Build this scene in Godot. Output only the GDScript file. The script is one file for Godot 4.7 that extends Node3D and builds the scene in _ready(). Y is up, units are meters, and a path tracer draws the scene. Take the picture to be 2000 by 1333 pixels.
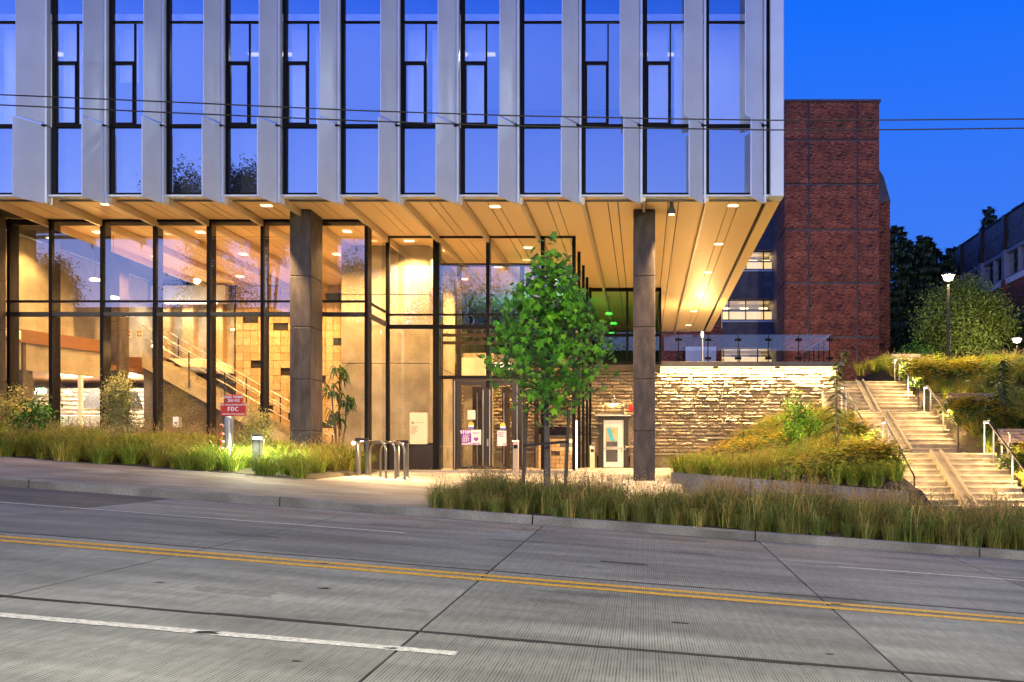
extends Node3D
# Dusk view across a street of a glazed campus building raised on concrete columns, with a stone terrace wall, garden steps and a brick tower.

const EYE := 1.6          # camera height; the road below the camera is at about y = 0
const DEPTH_FACADE := 25.84
const SOFFIT := 8.215

class Shape:
	var v := PackedVector3Array()
	var n := PackedVector3Array()
	var u := PackedVector2Array()
	var c := PackedColorArray()
	var tint := Color.WHITE
	func tri(a: Vector3, b: Vector3, d: Vector3, na: Vector3, nb: Vector3, nd: Vector3, ua := Vector2.ZERO, ub := Vector2.RIGHT, ud := Vector2.ONE) -> void:
		if (b - a).cross(d - a).dot(na + nb + nd) < 0.0:       # keep the winding on the side of the normals
			var t := b; b = d; d = t
			t = nb; nb = nd; nd = t
			var q := ub; ub = ud; ud = q
		v.push_back(a); v.push_back(d); v.push_back(b)
		n.push_back(na); n.push_back(nd); n.push_back(nb)
		u.push_back(ua); u.push_back(ud); u.push_back(ub)
		c.push_back(tint); c.push_back(tint); c.push_back(tint)
	func flat(a: Vector3, b: Vector3, d: Vector3) -> void:
		var m := (b - a).cross(d - a).normalized()
		tri(a, b, d, m, m, m)
	func quad(a: Vector3, b: Vector3, d: Vector3, e: Vector3) -> void:   # counter-clockwise from outside
		var m := (d - a).cross(e - b).normalized()
		tri(a, b, d, m, m, m, Vector2(0, 1), Vector2(1, 1), Vector2(1, 0))
		tri(a, d, e, m, m, m, Vector2(0, 1), Vector2(1, 0), Vector2(0, 0))
	func hexa(p: Array) -> void:      # 0-3 bottom ring counter-clockwise from above, 4-7 top ring
		quad(p[3], p[2], p[1], p[0]); quad(p[4], p[5], p[6], p[7])
		for i in 4:
			var j := (i + 1) % 4
			quad(p[i], p[j], p[j + 4], p[i + 4])
	func box(lo: Vector3, hi: Vector3) -> void:
		var a := Vector3(minf(lo.x, hi.x), minf(lo.y, hi.y), minf(lo.z, hi.z))
		var b := Vector3(maxf(lo.x, hi.x), maxf(lo.y, hi.y), maxf(lo.z, hi.z))
		hexa([Vector3(a.x, a.y, b.z), Vector3(b.x, a.y, b.z), Vector3(b.x, a.y, a.z), Vector3(a.x, a.y, a.z),
			Vector3(a.x, b.y, b.z), Vector3(b.x, b.y, b.z), Vector3(b.x, b.y, a.z), Vector3(a.x, b.y, a.z)])
	func cbox(lo: Vector3, hi: Vector3, k := 0.012) -> void:   # a box with chamfered edges
		var m := (lo + hi) / 2.0
		var h := (hi - lo).abs() / 2.0
		k = minf(k, minf(h.x, minf(h.y, h.z)) * 0.8)
		var q := func(sx: int, sy: int, sz: int, ax: int) -> Vector3:
			var s := h - Vector3(k, k, k)
			s[ax] = h[ax]
			return m + Vector3(sx, sy, sz) * s
		for ax in 3:
			var b := (ax + 1) % 3
			var d := (ax + 2) % 3
			for s in [-1, 1]:
				var ring := []
				for t in [[-1, -1], [1, -1], [1, 1], [-1, 1]]:
					var g := [0, 0, 0]
					g[ax] = s; g[b] = t[0]; g[d] = t[1]
					ring.append(q.call(g[0], g[1], g[2], ax))
				if s < 0: ring.reverse()
				quad(ring[0], ring[1], ring[2], ring[3])
		for ax in 3:       # edges along ax
			var b := (ax + 1) % 3
			var d := (ax + 2) % 3
			for t in [[-1, -1], [1, -1], [1, 1], [-1, 1]]:
				var g := [0, 0, 0]
				g[b] = t[0]; g[d] = t[1]
				g[ax] = -1
				var p0: Vector3 = q.call(g[0], g[1], g[2], b)
				var p1: Vector3 = q.call(g[0], g[1], g[2], d)
				g[ax] = 1
				var p2: Vector3 = q.call(g[0], g[1], g[2], d)
				var p3: Vector3 = q.call(g[0], g[1], g[2], b)
				if t[0] * t[1] > 0: quad(p0, p1, p2, p3)
				else: quad(p3, p2, p1, p0)
		for sx in [-1, 1]:
			for sy in [-1, 1]:
				for sz in [-1, 1]:
					var p0: Vector3 = q.call(sx, sy, sz, 0)
					var p1: Vector3 = q.call(sx, sy, sz, 1)
					var p2: Vector3 = q.call(sx, sy, sz, 2)
					if sx * sy * sz > 0: flat(p0, p1, p2)
					else: flat(p0, p2, p1)
	func bar(a: Vector3, b: Vector3, w: float, h: float, up := Vector3.UP) -> void:
		var f := (b - a).normalized()
		var s := f.cross(up).normalized() * w / 2.0
		var t := s.cross(f).normalized() * h / 2.0
		hexa([a - s - t, a + s - t, b + s - t, b - s - t, a - s + t, a + s + t, b + s + t, b - s + t])
	func tube(p: Array, r0: float, r1 := -1.0, sides := 8, cap := true) -> void:
		if r1 < 0.0: r1 = r0
		var rings := []
		var last := Vector3.ZERO
		for i in p.size():
			var f: Vector3 = (p[mini(i + 1, p.size() - 1)] - p[maxi(i - 1, 0)]).normalized()
			var s := last
			if i == 0: s = f.cross(Vector3.UP if absf(f.y) < 0.9 else Vector3.RIGHT)
			s = (s - f * s.dot(f)).normalized()
			last = s
			var t := f.cross(s)
			var r := lerpf(r0, r1, float(i) / maxf(1.0, p.size() - 1))
			var ring := []
			for k in sides:
				var a := TAU * k / sides
				var d: Vector3 = s * cos(a) + t * sin(a)
				ring.append([p[i] + d * r, d])
			rings.append(ring)
		for i in p.size() - 1:
			for k in sides:
				var a = rings[i][k]; var b = rings[i][(k + 1) % sides]
				var d = rings[i + 1][(k + 1) % sides]; var e = rings[i + 1][k]
				tri(a[0], b[0], d[0], a[1], b[1], d[1]); tri(a[0], d[0], e[0], a[1], d[1], e[1])
		if cap:
			for k in range(1, sides - 1):
				flat(rings[0][0][0], rings[0][k + 1][0], rings[0][k][0])
				flat(rings[-1][0][0], rings[-1][k][0], rings[-1][k + 1][0])
	func lathe(at: Vector3, prof: Array, sides := 16, axis := Basis()) -> void:   # prof: [radius, height]
		for i in prof.size() - 1:
			var d := Vector2(prof[i + 1][0] - prof[i][0], prof[i + 1][1] - prof[i][1]).normalized()
			for k in sides:
				var ps := []
				var ns := []
				for t in [[i, k], [i, k + 1], [i + 1, k + 1], [i + 1, k]]:
					var a: float = TAU * t[1] / sides
					ps.append(at + axis * Vector3(cos(a) * prof[t[0]][0], prof[t[0]][1], -sin(a) * prof[t[0]][0]))
					ns.append(axis * Vector3(cos(a) * d.y, -d.x, -sin(a) * d.y))
				tri(ps[0], ps[1], ps[2], ns[0], ns[1], ns[2]); tri(ps[0], ps[2], ps[3], ns[0], ns[2], ns[3])
	func plan(poly: PackedVector2Array, y0: float, y1: float) -> void:   # polygon in x, z drawn up from y0 to y1
		if Geometry2D.is_polygon_clockwise(poly): poly.reverse()
		var ix := Geometry2D.triangulate_polygon(poly)
		for i in range(0, ix.size(), 3):
			var a := poly[ix[i]]; var b := poly[ix[i + 1]]; var d := poly[ix[i + 2]]
			flat(Vector3(a.x, y1, a.y), Vector3(d.x, y1, d.y), Vector3(b.x, y1, b.y))
			flat(Vector3(a.x, y0, a.y), Vector3(b.x, y0, b.y), Vector3(d.x, y0, d.y))
			if (b - a).cross(d - a) < 0.0: pass
		for i in poly.size():
			var a := poly[i]; var b := poly[(i + 1) % poly.size()]
			quad(Vector3(b.x, y0, b.y), Vector3(a.x, y0, a.y), Vector3(a.x, y1, a.y), Vector3(b.x, y1, b.y))
	func face(poly: PackedVector2Array, z0: float, z1: float) -> void:   # polygon in x, y drawn from z0 (front) back to z1
		if Geometry2D.is_polygon_clockwise(poly): poly.reverse()
		var ix := Geometry2D.triangulate_polygon(poly)
		for i in range(0, ix.size(), 3):
			var a := poly[ix[i]]; var b := poly[ix[i + 1]]; var d := poly[ix[i + 2]]
			if (b - a).cross(d - a) < 0.0:
				var e := b; b = d; d = e
			flat(Vector3(a.x, a.y, z0), Vector3(b.x, b.y, z0), Vector3(d.x, d.y, z0))
			flat(Vector3(a.x, a.y, z1), Vector3(d.x, d.y, z1), Vector3(b.x, b.y, z1))
		for i in poly.size():
			var a := poly[i]; var b := poly[(i + 1) % poly.size()]
			quad(Vector3(a.x, a.y, z1), Vector3(b.x, b.y, z1), Vector3(b.x, b.y, z0), Vector3(a.x, a.y, z0))
	func mesh() -> ArrayMesh:
		var m := ArrayMesh.new()
		if v.is_empty(): return m
		var a := []
		a.resize(Mesh.ARRAY_MAX)
		a[Mesh.ARRAY_VERTEX] = v; a[Mesh.ARRAY_NORMAL] = n; a[Mesh.ARRAY_TEX_UV] = u; a[Mesh.ARRAY_COLOR] = c
		m.add_surface_from_arrays(Mesh.PRIMITIVE_TRIANGLES, a)
		return m

var rng := RandomNumberGenerator.new()
var counts := {}
var M := {}

# A point seen from the street: a place across and up in the photograph's grid at a depth in metres.
func P(px: float, py: float, z: float) -> Vector3:
	return Vector3((px - 1257.0) / 2000.0 * z, EYE + (897.0 - py) / 2000.0 * z, -z)
func PX(px: float, z: float) -> float:
	return (px - 1257.0) / 2000.0 * z
func PY(py: float, z: float) -> float:
	return EYE + (897.0 - py) / 2000.0 * z

func numbered(parent: Node, called: String) -> String:
	var k := "%d/%s" % [parent.get_instance_id(), called]
	var i: int = counts.get(k, 0)
	counts[k] = i + 1
	return called if i == 0 else "%s_%03d" % [called, i]

func tag(o: Node, label := "", category := "", group := "", kind := "") -> void:
	if label: o.set_meta("label", label)
	if category: o.set_meta("category", category)
	if group: o.set_meta("group", group)
	if kind: o.set_meta("kind", kind)

func thing(called: String, label: String, category: String, at := Vector3.ZERO, group := "") -> Node3D:
	var o := Node3D.new()
	o.name = numbered(self, called)
	o.position = at
	tag(o, label, category, group)
	add_child(o, true)
	return o

func put(parent: Node3D, called: String, what: Variant, m: Material, xf := Transform3D()) -> MeshInstance3D:
	var o := MeshInstance3D.new()
	o.name = numbered(parent, called)
	o.mesh = what if what is Mesh else (what as Shape).mesh()
	o.material_override = m
	if parent != self and not parent is MeshInstance3D:
		xf = Transform3D(Basis(), -parent.position) * xf
	o.transform = xf
	parent.add_child(o, true)
	return o

func one(called: String, what: Variant, m: Material, label: String, category := "", group := "", kind := "") -> MeshInstance3D:
	var o := put(self, called, what, m)
	tag(o, label, category, group, kind)
	return o

func bx(lo: Vector3, hi: Vector3) -> Shape:
	var s := Shape.new()
	s.box(lo, hi)
	return s

func cb(lo: Vector3, hi: Vector3, k := 0.012) -> Shape:
	var s := Shape.new()
	s.cbox(lo, hi, k)
	return s

func sheet(a: Vector3, b: Vector3, d: Vector3, e: Vector3) -> Shape:
	var s := Shape.new()
	s.quad(a, b, d, e)
	return s

func lin(r: float, g: float, b: float) -> Color:
	return Color(r, g, b).linear_to_srgb()

func omni(parent: Node3D, at: Vector3, energy: float, col: Color, size := 0.1) -> void:
	var l := OmniLight3D.new()
	l.name = numbered(parent, "light")
	l.light_energy = energy; l.light_color = col; l.light_size = size
	l.omni_range = 40.0; l.omni_attenuation = 2.0; l.shadow_enabled = true
	parent.add_child(l, true)
	l.position = at - (parent.position if not parent is MeshInstance3D else Vector3.ZERO)

func spot(parent: Node3D, at: Vector3, to: Vector3, energy: float, col: Color, angle := 60.0, size := 0.08, soft := 0.6) -> void:
	var l := SpotLight3D.new()
	l.name = numbered(parent, "light")
	l.light_energy = energy; l.light_color = col; l.light_size = size
	l.spot_range = 40.0; l.spot_attenuation = 2.0; l.spot_angle = angle; l.spot_angle_attenuation = soft; l.shadow_enabled = true
	parent.add_child(l, true)
	var d := (to - at).normalized()
	l.transform = Transform3D(Basis.looking_at(d, Vector3.UP if absf(d.y) < 0.95 else Vector3.FORWARD), at - (parent.position if not parent is MeshInstance3D else Vector3.ZERO))

func area(parent: Node3D, at: Vector3, dir: Vector3, size: Vector2, energy: float, col: Color) -> void:
	var l := AreaLight3D.new()
	l.name = numbered(parent, "light")
	l.light_energy = energy; l.light_color = col; l.area_size = size
	l.area_normalize_energy = true
	l.area_range = 40.0; l.shadow_enabled = true
	parent.add_child(l, true)
	l.transform = Transform3D(Basis.looking_at(dir.normalized(), Vector3.UP if absf(dir.normalized().y) < 0.95 else Vector3.FORWARD), at - (parent.position if not parent is MeshInstance3D else Vector3.ZERO))

# ---- materials -------------------------------------------------------------------------------------------------
func std(col: Color, rough := 0.8, metal := 0.0) -> StandardMaterial3D:
	var m := StandardMaterial3D.new()
	m.albedo_color = col; m.roughness = rough; m.metallic = metal
	return m

func noise_tex(freq: float, lo: Color, hi: Color, sz := 512, sd := 1, oct := 5, ridged := false) -> NoiseTexture2D:
	var nz := FastNoiseLite.new()
	nz.seed = sd; nz.frequency = freq; nz.fractal_octaves = oct; nz.noise_type = FastNoiseLite.TYPE_SIMPLEX_SMOOTH
	if ridged: nz.fractal_type = FastNoiseLite.FRACTAL_RIDGED
	var t := NoiseTexture2D.new()
	t.width = sz; t.height = sz; t.seamless = true; t.noise = nz
	var g := Gradient.new()
	g.set_color(0, lo); g.set_color(1, hi)
	t.color_ramp = g
	return t

func world_mapped(m: StandardMaterial3D, scale: float, tex: Texture2D = null, height: Texture2D = null, depth := 0.5) -> StandardMaterial3D:
	m.uv1_triplanar = true; m.uv1_world_triplanar = true
	m.uv1_scale = Vector3.ONE * scale
	m.uv1_triplanar_sharpness = 8.0
	if tex: m.albedo_texture = tex
	if height:
		m.heightmap_enabled = true; m.heightmap_texture = height; m.heightmap_scale = depth
	return m

func with_detail(m: StandardMaterial3D, tex: Texture2D, scale: float) -> StandardMaterial3D:
	m.detail_enabled = true; m.detail_albedo = tex; m.detail_blend_mode = BaseMaterial3D.BLEND_MODE_MUL; m.detail_uv_layer = BaseMaterial3D.DETAIL_UV_2
	m.uv2_triplanar = true; m.uv2_world_triplanar = true; m.uv2_scale = Vector3.ONE * scale
	return m

func glow(col: Color, e: float) -> StandardMaterial3D:
	var m := std(Color(0.8, 0.8, 0.8), 0.5)
	m.emission_enabled = true; m.emission = col; m.emission_energy_multiplier = e
	return m

var smooth_metal: ImageTexture
func coated(col: Color, alpha: float) -> ORMMaterial3D:    # glass with a reflecting coat
	if smooth_metal == null:
		var im := Image.create(4, 4, false, Image.FORMAT_RGB8)
		im.fill(Color(1, 0.0, 1))
		smooth_metal = ImageTexture.create_from_image(im)
	var m := ORMMaterial3D.new()
	m.transparency = BaseMaterial3D.TRANSPARENCY_ALPHA
	m.albedo_color = Color(col, alpha); m.orm_texture = smooth_metal
	return m

func leafy(r: float, g: float, b: float, back := 0.35) -> StandardMaterial3D:
	var m := std(Color.WHITE, 0.55)
	m.albedo_color = lin(r, g, b)
	m.metallic_specular = 0.25; m.roughness = 0.7
	m.vertex_color_use_as_albedo = true
	m.backlight_enabled = true; m.backlight = Color(back, back, back)
	m.cull_mode = BaseMaterial3D.CULL_DISABLED
	return m

func brick_tex() -> Array:
	var w := 640
	var h := 960
	var im := Image.create(w, h, false, Image.FORMAT_RGB8)
	var hm := Image.create(w, h, false, Image.FORMAT_RGB8)
	im.fill(Color(0.30, 0.25, 0.25)); hm.fill(Color(0.2, 0.2, 0.2))
	for row in 30:
		for k in 11:
			var x := k * 64 - (32 if row % 2 else 0)
			var t := rng.randf()
			var col := Color(0.74, 0.40, 0.24).lerp(Color(0.60, 0.30, 0.19), rng.randf())
			if t < 0.11: col = Color(0.36, 0.21, 0.18)
			elif t < 0.3: col = Color(0.80, 0.47, 0.30)
			var r := Rect2i(maxi(x + 2, 0), row * 32 + 3, 60 + mini(x, 0), 27)
			im.fill_rect(r, col)
			hm.fill_rect(r, Color.WHITE * (0.8 + 0.2 * rng.randf()))
	return [ImageTexture.create_from_image(im), ImageTexture.create_from_image(hm)]

func groove_tex() -> Array:     # tined concrete: grooves across the traffic, worn in places
	var w := 1024
	var h := 512
	var im := Image.create(w, h, false, Image.FORMAT_RGB8)
	var hm := Image.create(w, h, false, Image.FORMAT_RGB8)
	var nz := FastNoiseLite.new()
	nz.seed = 5; nz.frequency = 0.012; nz.fractal_octaves = 4
	var deep := []
	for k in 56: deep.append(rng.randf_range(0.55, 1.0))
	for y in h:
		for x in w:
			var k := int(x * 56.0 / w)
			var f := x * 56.0 / w - k
			var wear := clampf(0.75 + 0.9 * nz.get_noise_2d(x, y * 0.6), 0.15, 1.0)
			var g: float = (1.0 if f < 0.36 else 0.0) * deep[k] * wear
			var s := 0.84 + 0.16 * rng.randf() - 0.34 * g
			im.set_pixel(x, y, Color(s, s, s))
			var q := 0.85 - 0.75 * g + 0.15 * rng.randf()
			hm.set_pixel(x, y, Color(q, q, q))
	return [ImageTexture.create_from_image(im), ImageTexture.create_from_image(hm)]

func wood_tex() -> ImageTexture:
	var im := Image.create(256, 256, false, Image.FORMAT_RGB8)
	var nz := FastNoiseLite.new()
	nz.seed = 9; nz.frequency = 0.02; nz.fractal_octaves = 5
	for y in 256:
		for x in 256:
			var a := 0.82 + 0.3 * nz.get_noise_2d(x * 6.0, y * 0.5)
			im.set_pixel(x, y, Color(a, a * 0.98, a * 0.95))
	return ImageTexture.create_from_image(im)

func materials() -> void:
	var mott := noise_tex(0.012, Color(0.66, 0.66, 0.66), Color(1, 1, 1), 512, 3, 6)
	var fine := noise_tex(0.06, Color(0.78, 0.78, 0.78), Color(1, 1, 1), 512, 4, 5)
	var streak := noise_tex(0.008, Color(0.60, 0.59, 0.58), Color(1, 1, 1), 512, 7, 6)
	var wave := noise_tex(0.006, Color.BLACK, Color.WHITE, 256, 12, 2)
	var tyre := noise_tex(0.010, Color(0.62, 0.62, 0.63), Color(1, 1, 1), 512, 57, 6)
	var gr := groove_tex()
	M.fine = fine; M.mott = mott
	for i in 4:
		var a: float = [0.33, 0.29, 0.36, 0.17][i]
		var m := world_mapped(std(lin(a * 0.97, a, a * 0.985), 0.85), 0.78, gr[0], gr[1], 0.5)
		m.uv1_offset = Vector3(0.13 * i, 0, 0.31 * i)
		M["road%d" % i] = with_detail(m, tyre, 0.1)
		m.uv2_scale = Vector3(0.05, 0.1, 0.21 + 0.02 * i)
		m.uv2_offset = Vector3(0.27 * i, 0, 0.4 * i)
	M.kerb = with_detail(world_mapped(std(lin(0.33, 0.32, 0.31), 0.85), 0.7, fine, fine, 0.3), streak, 0.17)
	M.walk = with_detail(world_mapped(std(lin(0.30, 0.30, 0.305), 0.85), 0.6, fine, fine, 0.15), streak, 0.13)
	M.seam = std(lin(0.012, 0.011, 0.01), 0.95)
	M.plaza = with_detail(world_mapped(std(lin(0.48, 0.46, 0.42), 0.8), 0.6, fine), mott, 0.2)
	M.yellow = world_mapped(std(lin(0.66, 0.36, 0.025), 0.7), 1.3, noise_tex(0.05, Color(0.6, 0.6, 0.6), Color(1, 1, 1), 256, 21, 5))
	M.white_paint = world_mapped(std(lin(0.62, 0.62, 0.62), 0.7), 1.3, noise_tex(0.05, Color(0.62, 0.62, 0.62), Color(1, 1, 1), 256, 22, 5))
	M.tar = std(lin(0.012, 0.012, 0.012), 0.7)
	M.soil = world_mapped(std(lin(0.05, 0.038, 0.022), 1.0), 0.8, mott, mott, 3.0)
	M.fin = world_mapped(std(lin(0.70, 0.76, 0.86), 0.45, 0.15), 0.15, noise_tex(0.02, Color(0.93, 0.93, 0.93), Color(1, 1, 1), 256, 31, 3))
	M.soffit = world_mapped(std(lin(0.88, 0.655, 0.36), 0.5, 0.25), 0.11, null, wave, 2.2)
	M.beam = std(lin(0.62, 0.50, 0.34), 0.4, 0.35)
	M.dark_metal = std(lin(0.009, 0.008, 0.009), 0.45, 0.1)
	M.dark_metal.metallic_specular = 0.2
	M.boarded = with_detail(world_mapped(std(lin(0.30, 0.24, 0.17), 0.8), 0.9, fine, fine, 0.3), mott, 0.4)
	M.office_lens = glow(Color(1, 0.95, 0.9), 0.9)
	M.bronze = std(lin(0.026, 0.018, 0.015), 0.42, 0.2)
	M.black = std(lin(0.008, 0.008, 0.009), 0.7)
	M.steel = std(lin(0.45, 0.43, 0.41), 0.32, 0.9)
	M.rack = std(lin(0.22, 0.20, 0.18), 0.35, 0.9)
	M.hall_frame = std(lin(0.20, 0.22, 0.28), 0.5)
	M.stain = std(Color(lin(0.02, 0.018, 0.015), 0.17), 0.9)
	M.stain.transparency = BaseMaterial3D.TRANSPARENCY_ALPHA
	M.grey_paint = std(lin(0.10, 0.10, 0.11), 0.5, 0.2)
	M.upper_glass = coated(lin(0.86, 0.92, 1.0), 0.45)
	M.lobby_glass = coated(lin(0.95, 0.96, 1.0), 0.24)
	M.clear_glass = coated(lin(0.9, 1.0, 0.95), 0.1)
	M.blind = std(lin(0.74, 0.74, 0.74), 0.9)
	M.shade = std(lin(0.74, 0.74, 0.74), 0.9)
	M.shade.backlight_enabled = true; M.shade.backlight = Color(0.9, 0.9, 0.9)
	M.board = with_detail(world_mapped(std(lin(0.105, 0.080, 0.074), 0.7), 0.9, fine, fine, 0.2), noise_tex(0.012, Color(0.58, 0.56, 0.56), Color(1, 1, 1), 512, 41, 6), 0.22)
	M.board.uv2_scale = Vector3(0.6, 0.2, 0.6)
	M.core = with_detail(world_mapped(std(lin(0.47, 0.42, 0.34), 0.75), 0.7, fine, fine, 0.12), noise_tex(0.009, Color(0.78, 0.77, 0.75), Color(1, 1, 1), 512, 45, 6), 0.25)
	M.dark_core = with_detail(world_mapped(std(lin(0.13, 0.11, 0.085), 0.8), 0.7, fine), mott, 0.3)
	M.white_wall = std(lin(0.72, 0.69, 0.63), 0.8)
	M.floor = std(lin(0.34, 0.30, 0.25), 0.25)
	M.rust = world_mapped(std(lin(0.24, 0.11, 0.05), 0.6), 0.6, fine)
	var br := brick_tex()
	M.brick = with_detail(world_mapped(std(Color.WHITE, 0.85), 0.5, br[0], br[1], 0.5), mott, 0.12)
	M.slate = with_detail(world_mapped(std(lin(0.16, 0.15, 0.17), 0.6), 0.5, fine), mott, 0.15)
	M.stone = []
	for i in 3:
		var a: Array = [[0.46, 0.38, 0.28], [0.39, 0.31, 0.225], [0.52, 0.44, 0.34]][i]
		M.stone.append(world_mapped(std(lin(a[0], a[1], a[2]), 0.9), 1.1 + 0.2 * i, mott, mott, 3.0))
	var wd := wood_tex()
	M.wood = []
	for i in 3:
		var a: Array = [[0.60, 0.43, 0.235], [0.66, 0.49, 0.28], [0.54, 0.37, 0.185]][i]
		M.wood.append(world_mapped(std(lin(a[0], a[1], a[2]), 0.55), 1.6, wd))
	M.channel = with_detail(world_mapped(std(lin(0.22, 0.18, 0.135), 0.8), 0.9, fine), mott, 0.3)
	M.grey_wood = world_mapped(std(lin(0.26, 0.20, 0.19), 0.75), 1.3, wd)
	M.bark = world_mapped(std(lin(0.15, 0.125, 0.11), 0.95), 3.0, mott, mott, 1.0)
	M.stake = world_mapped(std(lin(0.11, 0.085, 0.06), 0.95), 3.0, mott)
	M.step = with_detail(world_mapped(std(lin(0.46, 0.39, 0.29), 0.8), 0.9, fine, fine, 0.15), mott, 0.3)
	M.red = std(lin(0.55, 0.012, 0.015), 0.45)
	M.white = std(lin(0.78, 0.78, 0.76), 0.5)
	M.purple = std(lin(0.18, 0.035, 0.34), 0.6)
	M.paper = std(lin(0.62, 0.56, 0.56), 0.8)
	M.lit = glow(Color(1.0, 0.86, 0.66), 4.0)
	M.lit_white = glow(Color(1.0, 0.95, 0.85), 5.0)
	M.rail_strip = glow(Color(1.0, 0.86, 0.66), 1.2)
	M.lit_green = glow(Color(0.1, 1.0, 0.25), 1.1)
	M.grass = leafy(1, 1, 1, 0.5)
	M.leaf = leafy(1, 1, 1, 0.45)
	M.dark_leaf = leafy(1, 1, 1, 0.2)

var WARM := lin(1.0, 0.55, 0.165)
var HALO := lin(1.0, 0.64, 0.27)
var PALE := lin(1.0, 0.86, 0.62)

func _ready() -> void:
	rng.seed = 20
	var cam := Camera3D.new()
	cam.name = "camera"
	cam.projection = Camera3D.PROJECTION_FRUSTUM
	cam.keep_aspect = Camera3D.KEEP_HEIGHT
	cam.near = 0.1; cam.far = 900.0
	cam.size = 0.6665 * cam.near
	cam.frustum_offset = Vector2(-0.1285, 0.11525) * cam.near
	cam.position = Vector3(0, EYE, 0)
	add_child(cam)
	cam.current = true
	var we := WorldEnvironment.new()
	we.name = "environment"
	var env := Environment.new()
	env.background_mode = Environment.BG_SKY
	env.sky = Sky.new()
	env.sky.sky_material = dusk_sky()
	env.background_energy_multiplier = 1.0
	env.tonemap_mode = Environment.TONE_MAPPER_LINEAR
	env.tonemap_exposure = 1.0
	env.sdfgi_enabled = true; env.ssao_enabled = true; env.ssil_enabled = true
	we.environment = env
	add_child(we)
	var sun := DirectionalLight3D.new()      # what is left of the sunset, low behind the camera
	sun.name = "afterglow"
	sun.light_color = lin(1.0, 0.82, 0.6); sun.light_energy = 0.13; sun.light_angular_distance = 25.0
	sun.shadow_enabled = true; sun.sky_mode = DirectionalLight3D.SKY_MODE_LIGHT_ONLY
	sun.basis = Basis.looking_at(Vector3(-0.75, -0.34, -0.7).normalized())
	add_child(sun)
	materials()
	ground()
	street()
	main_building()
	terrace()
	garden_steps()
	far_buildings()
	planting()
	street_furniture()
	far_trees()
	behind_camera()

func dusk_sky() -> PanoramaSkyMaterial:
	var w := 256
	var h := 128
	var im := Image.create(w, h, false, Image.FORMAT_RGBF)
	var sun_dir := Vector2(-0.62, 0.78).normalized()    # x, z of where the sun went down
	var els := [0.0, 8.0, 14.0, 24.0, 42.0, 90.0]
	var east := [Vector3(0.07, 0.23, 0.86), Vector3(0.06, 0.22, 0.90), Vector3(0.04, 0.19, 0.93), Vector3(0.006, 0.155, 0.97), Vector3(0.005, 0.08, 0.5), Vector3(0.008, 0.035, 0.2)]
	var west := [Vector3(1.15, 1.2, 2.1), Vector3(0.82, 1.02, 2.1), Vector3(0.42, 0.68, 2.1), Vector3(0.06, 0.30, 1.95), Vector3(0.02, 0.10, 0.7), Vector3(0.008, 0.035, 0.2)]
	for y in h:
		var el := 90.0 - (y + 0.5) * 180.0 / h
		var q := 0
		while q < 4 and el > els[q + 1]: q += 1
		var t := clampf((el - els[q]) / (els[q + 1] - els[q]), 0.0, 1.0)
		var ce: Vector3 = east[q].lerp(east[q + 1], t)
		var cw: Vector3 = west[q].lerp(west[q + 1], t)
		for x in w:
			var a := (x + 0.5) / w * TAU
			var g := pow((1.0 + Vector2(sin(a), -cos(a)).dot(sun_dir)) * 0.5, 2.8)
			var c := ce.lerp(cw, g)
			if el < 0.0: c = Vector3(0.02, 0.02, 0.025)
			im.set_pixel(x, y, Color(c.x, c.y, c.z))
	var m := PanoramaSkyMaterial.new()
	m.panorama = ImageTexture.create_from_image(im)
	return m

# ---- levels ----------------------------------------------------------------------------------------------------
func ss(a: float, b: float, x: float) -> float:
	return smoothstep(a, b, x)

func road_y(x: float, z: float) -> float:
	x = clampf(x, -60.0, 60.0)
	z = clampf(z, -6.0, 17.4)
	return -0.01 + 0.0205 * z - (0.0945 - 0.00127 * z) * x

func walk_y(x: float, z: float) -> float:
	return road_y(x, 17.4) + 0.15 + 0.02 * (z - 17.4)

func plaza_y(x: float, z: float) -> float:
	return lerpf(walk_y(x, 23.0), 1.25, ss(22.8, 30.0, z))

func planter_y(x: float, z: float) -> float:
	return walk_y(x, 23.0) + 0.16 * ss(23.0, 26.5, z)

func mound_front(x: float) -> float:
	return lerpf(27.0, 25.4, clampf((x - 0.9) / 5.5, 0.0, 1.0))

func mound_y(x: float, z: float) -> float:
	var b := EYE - 0.42 - 0.078 * (x - 0.9)
	return b + (1.7 + 0.4 * ss(3.0, 5.5, x)) * ss(0.6, 6.3, x) * ss(-1.5, 11.0, z - mound_front(x))

func hill_y(x: float, z: float) -> float:
	var t := clampf((z - 26.0) / 15.0, 0.0, 1.0)
	var y := EYE - 1.55 + 4.75 * t + 0.8 * ss(41.0, 47.0, z)
	return y + 0.03 * clampf(x - 10.4, 0.0, 12.0) * ss(27.0, 34.0, z) + 0.1 * sin(x * 1.3) * ss(27, 30, z)

func ground_y(x: float, z: float) -> float:
	if z < 17.5: return road_y(x, z) - 0.22
	if z < 21.0 and x > -3.6: return walk_y(x, z) - 0.03          # planting strip by the kerb
	if x > 7.0 and x < 10.6 and z > 25.6: return EYE - 2.2 + 5.0 * clampf((z - 26.5) / 14.5, 0.0, 1.0)
	if x >= 10.6 and z > 25.2: return hill_y(x, z) if z < 60.0 else hill_y(x, 60.0)
	if x > 0.9 and x <= 7.0 and z > mound_front(x) + 0.1 and z < 39.9: return mound_y(x, z)
	if z < 23.0: return walk_y(x, z) - 0.2
	if x < -7.4 and z < 28.3: return planter_y(x, z)
	if z < 40.0: return minf(plaza_y(x, z) - 0.25, EYE - 0.6)
	if x < 10.6: return EYE + 2.6
	return EYE + 3.9

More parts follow.
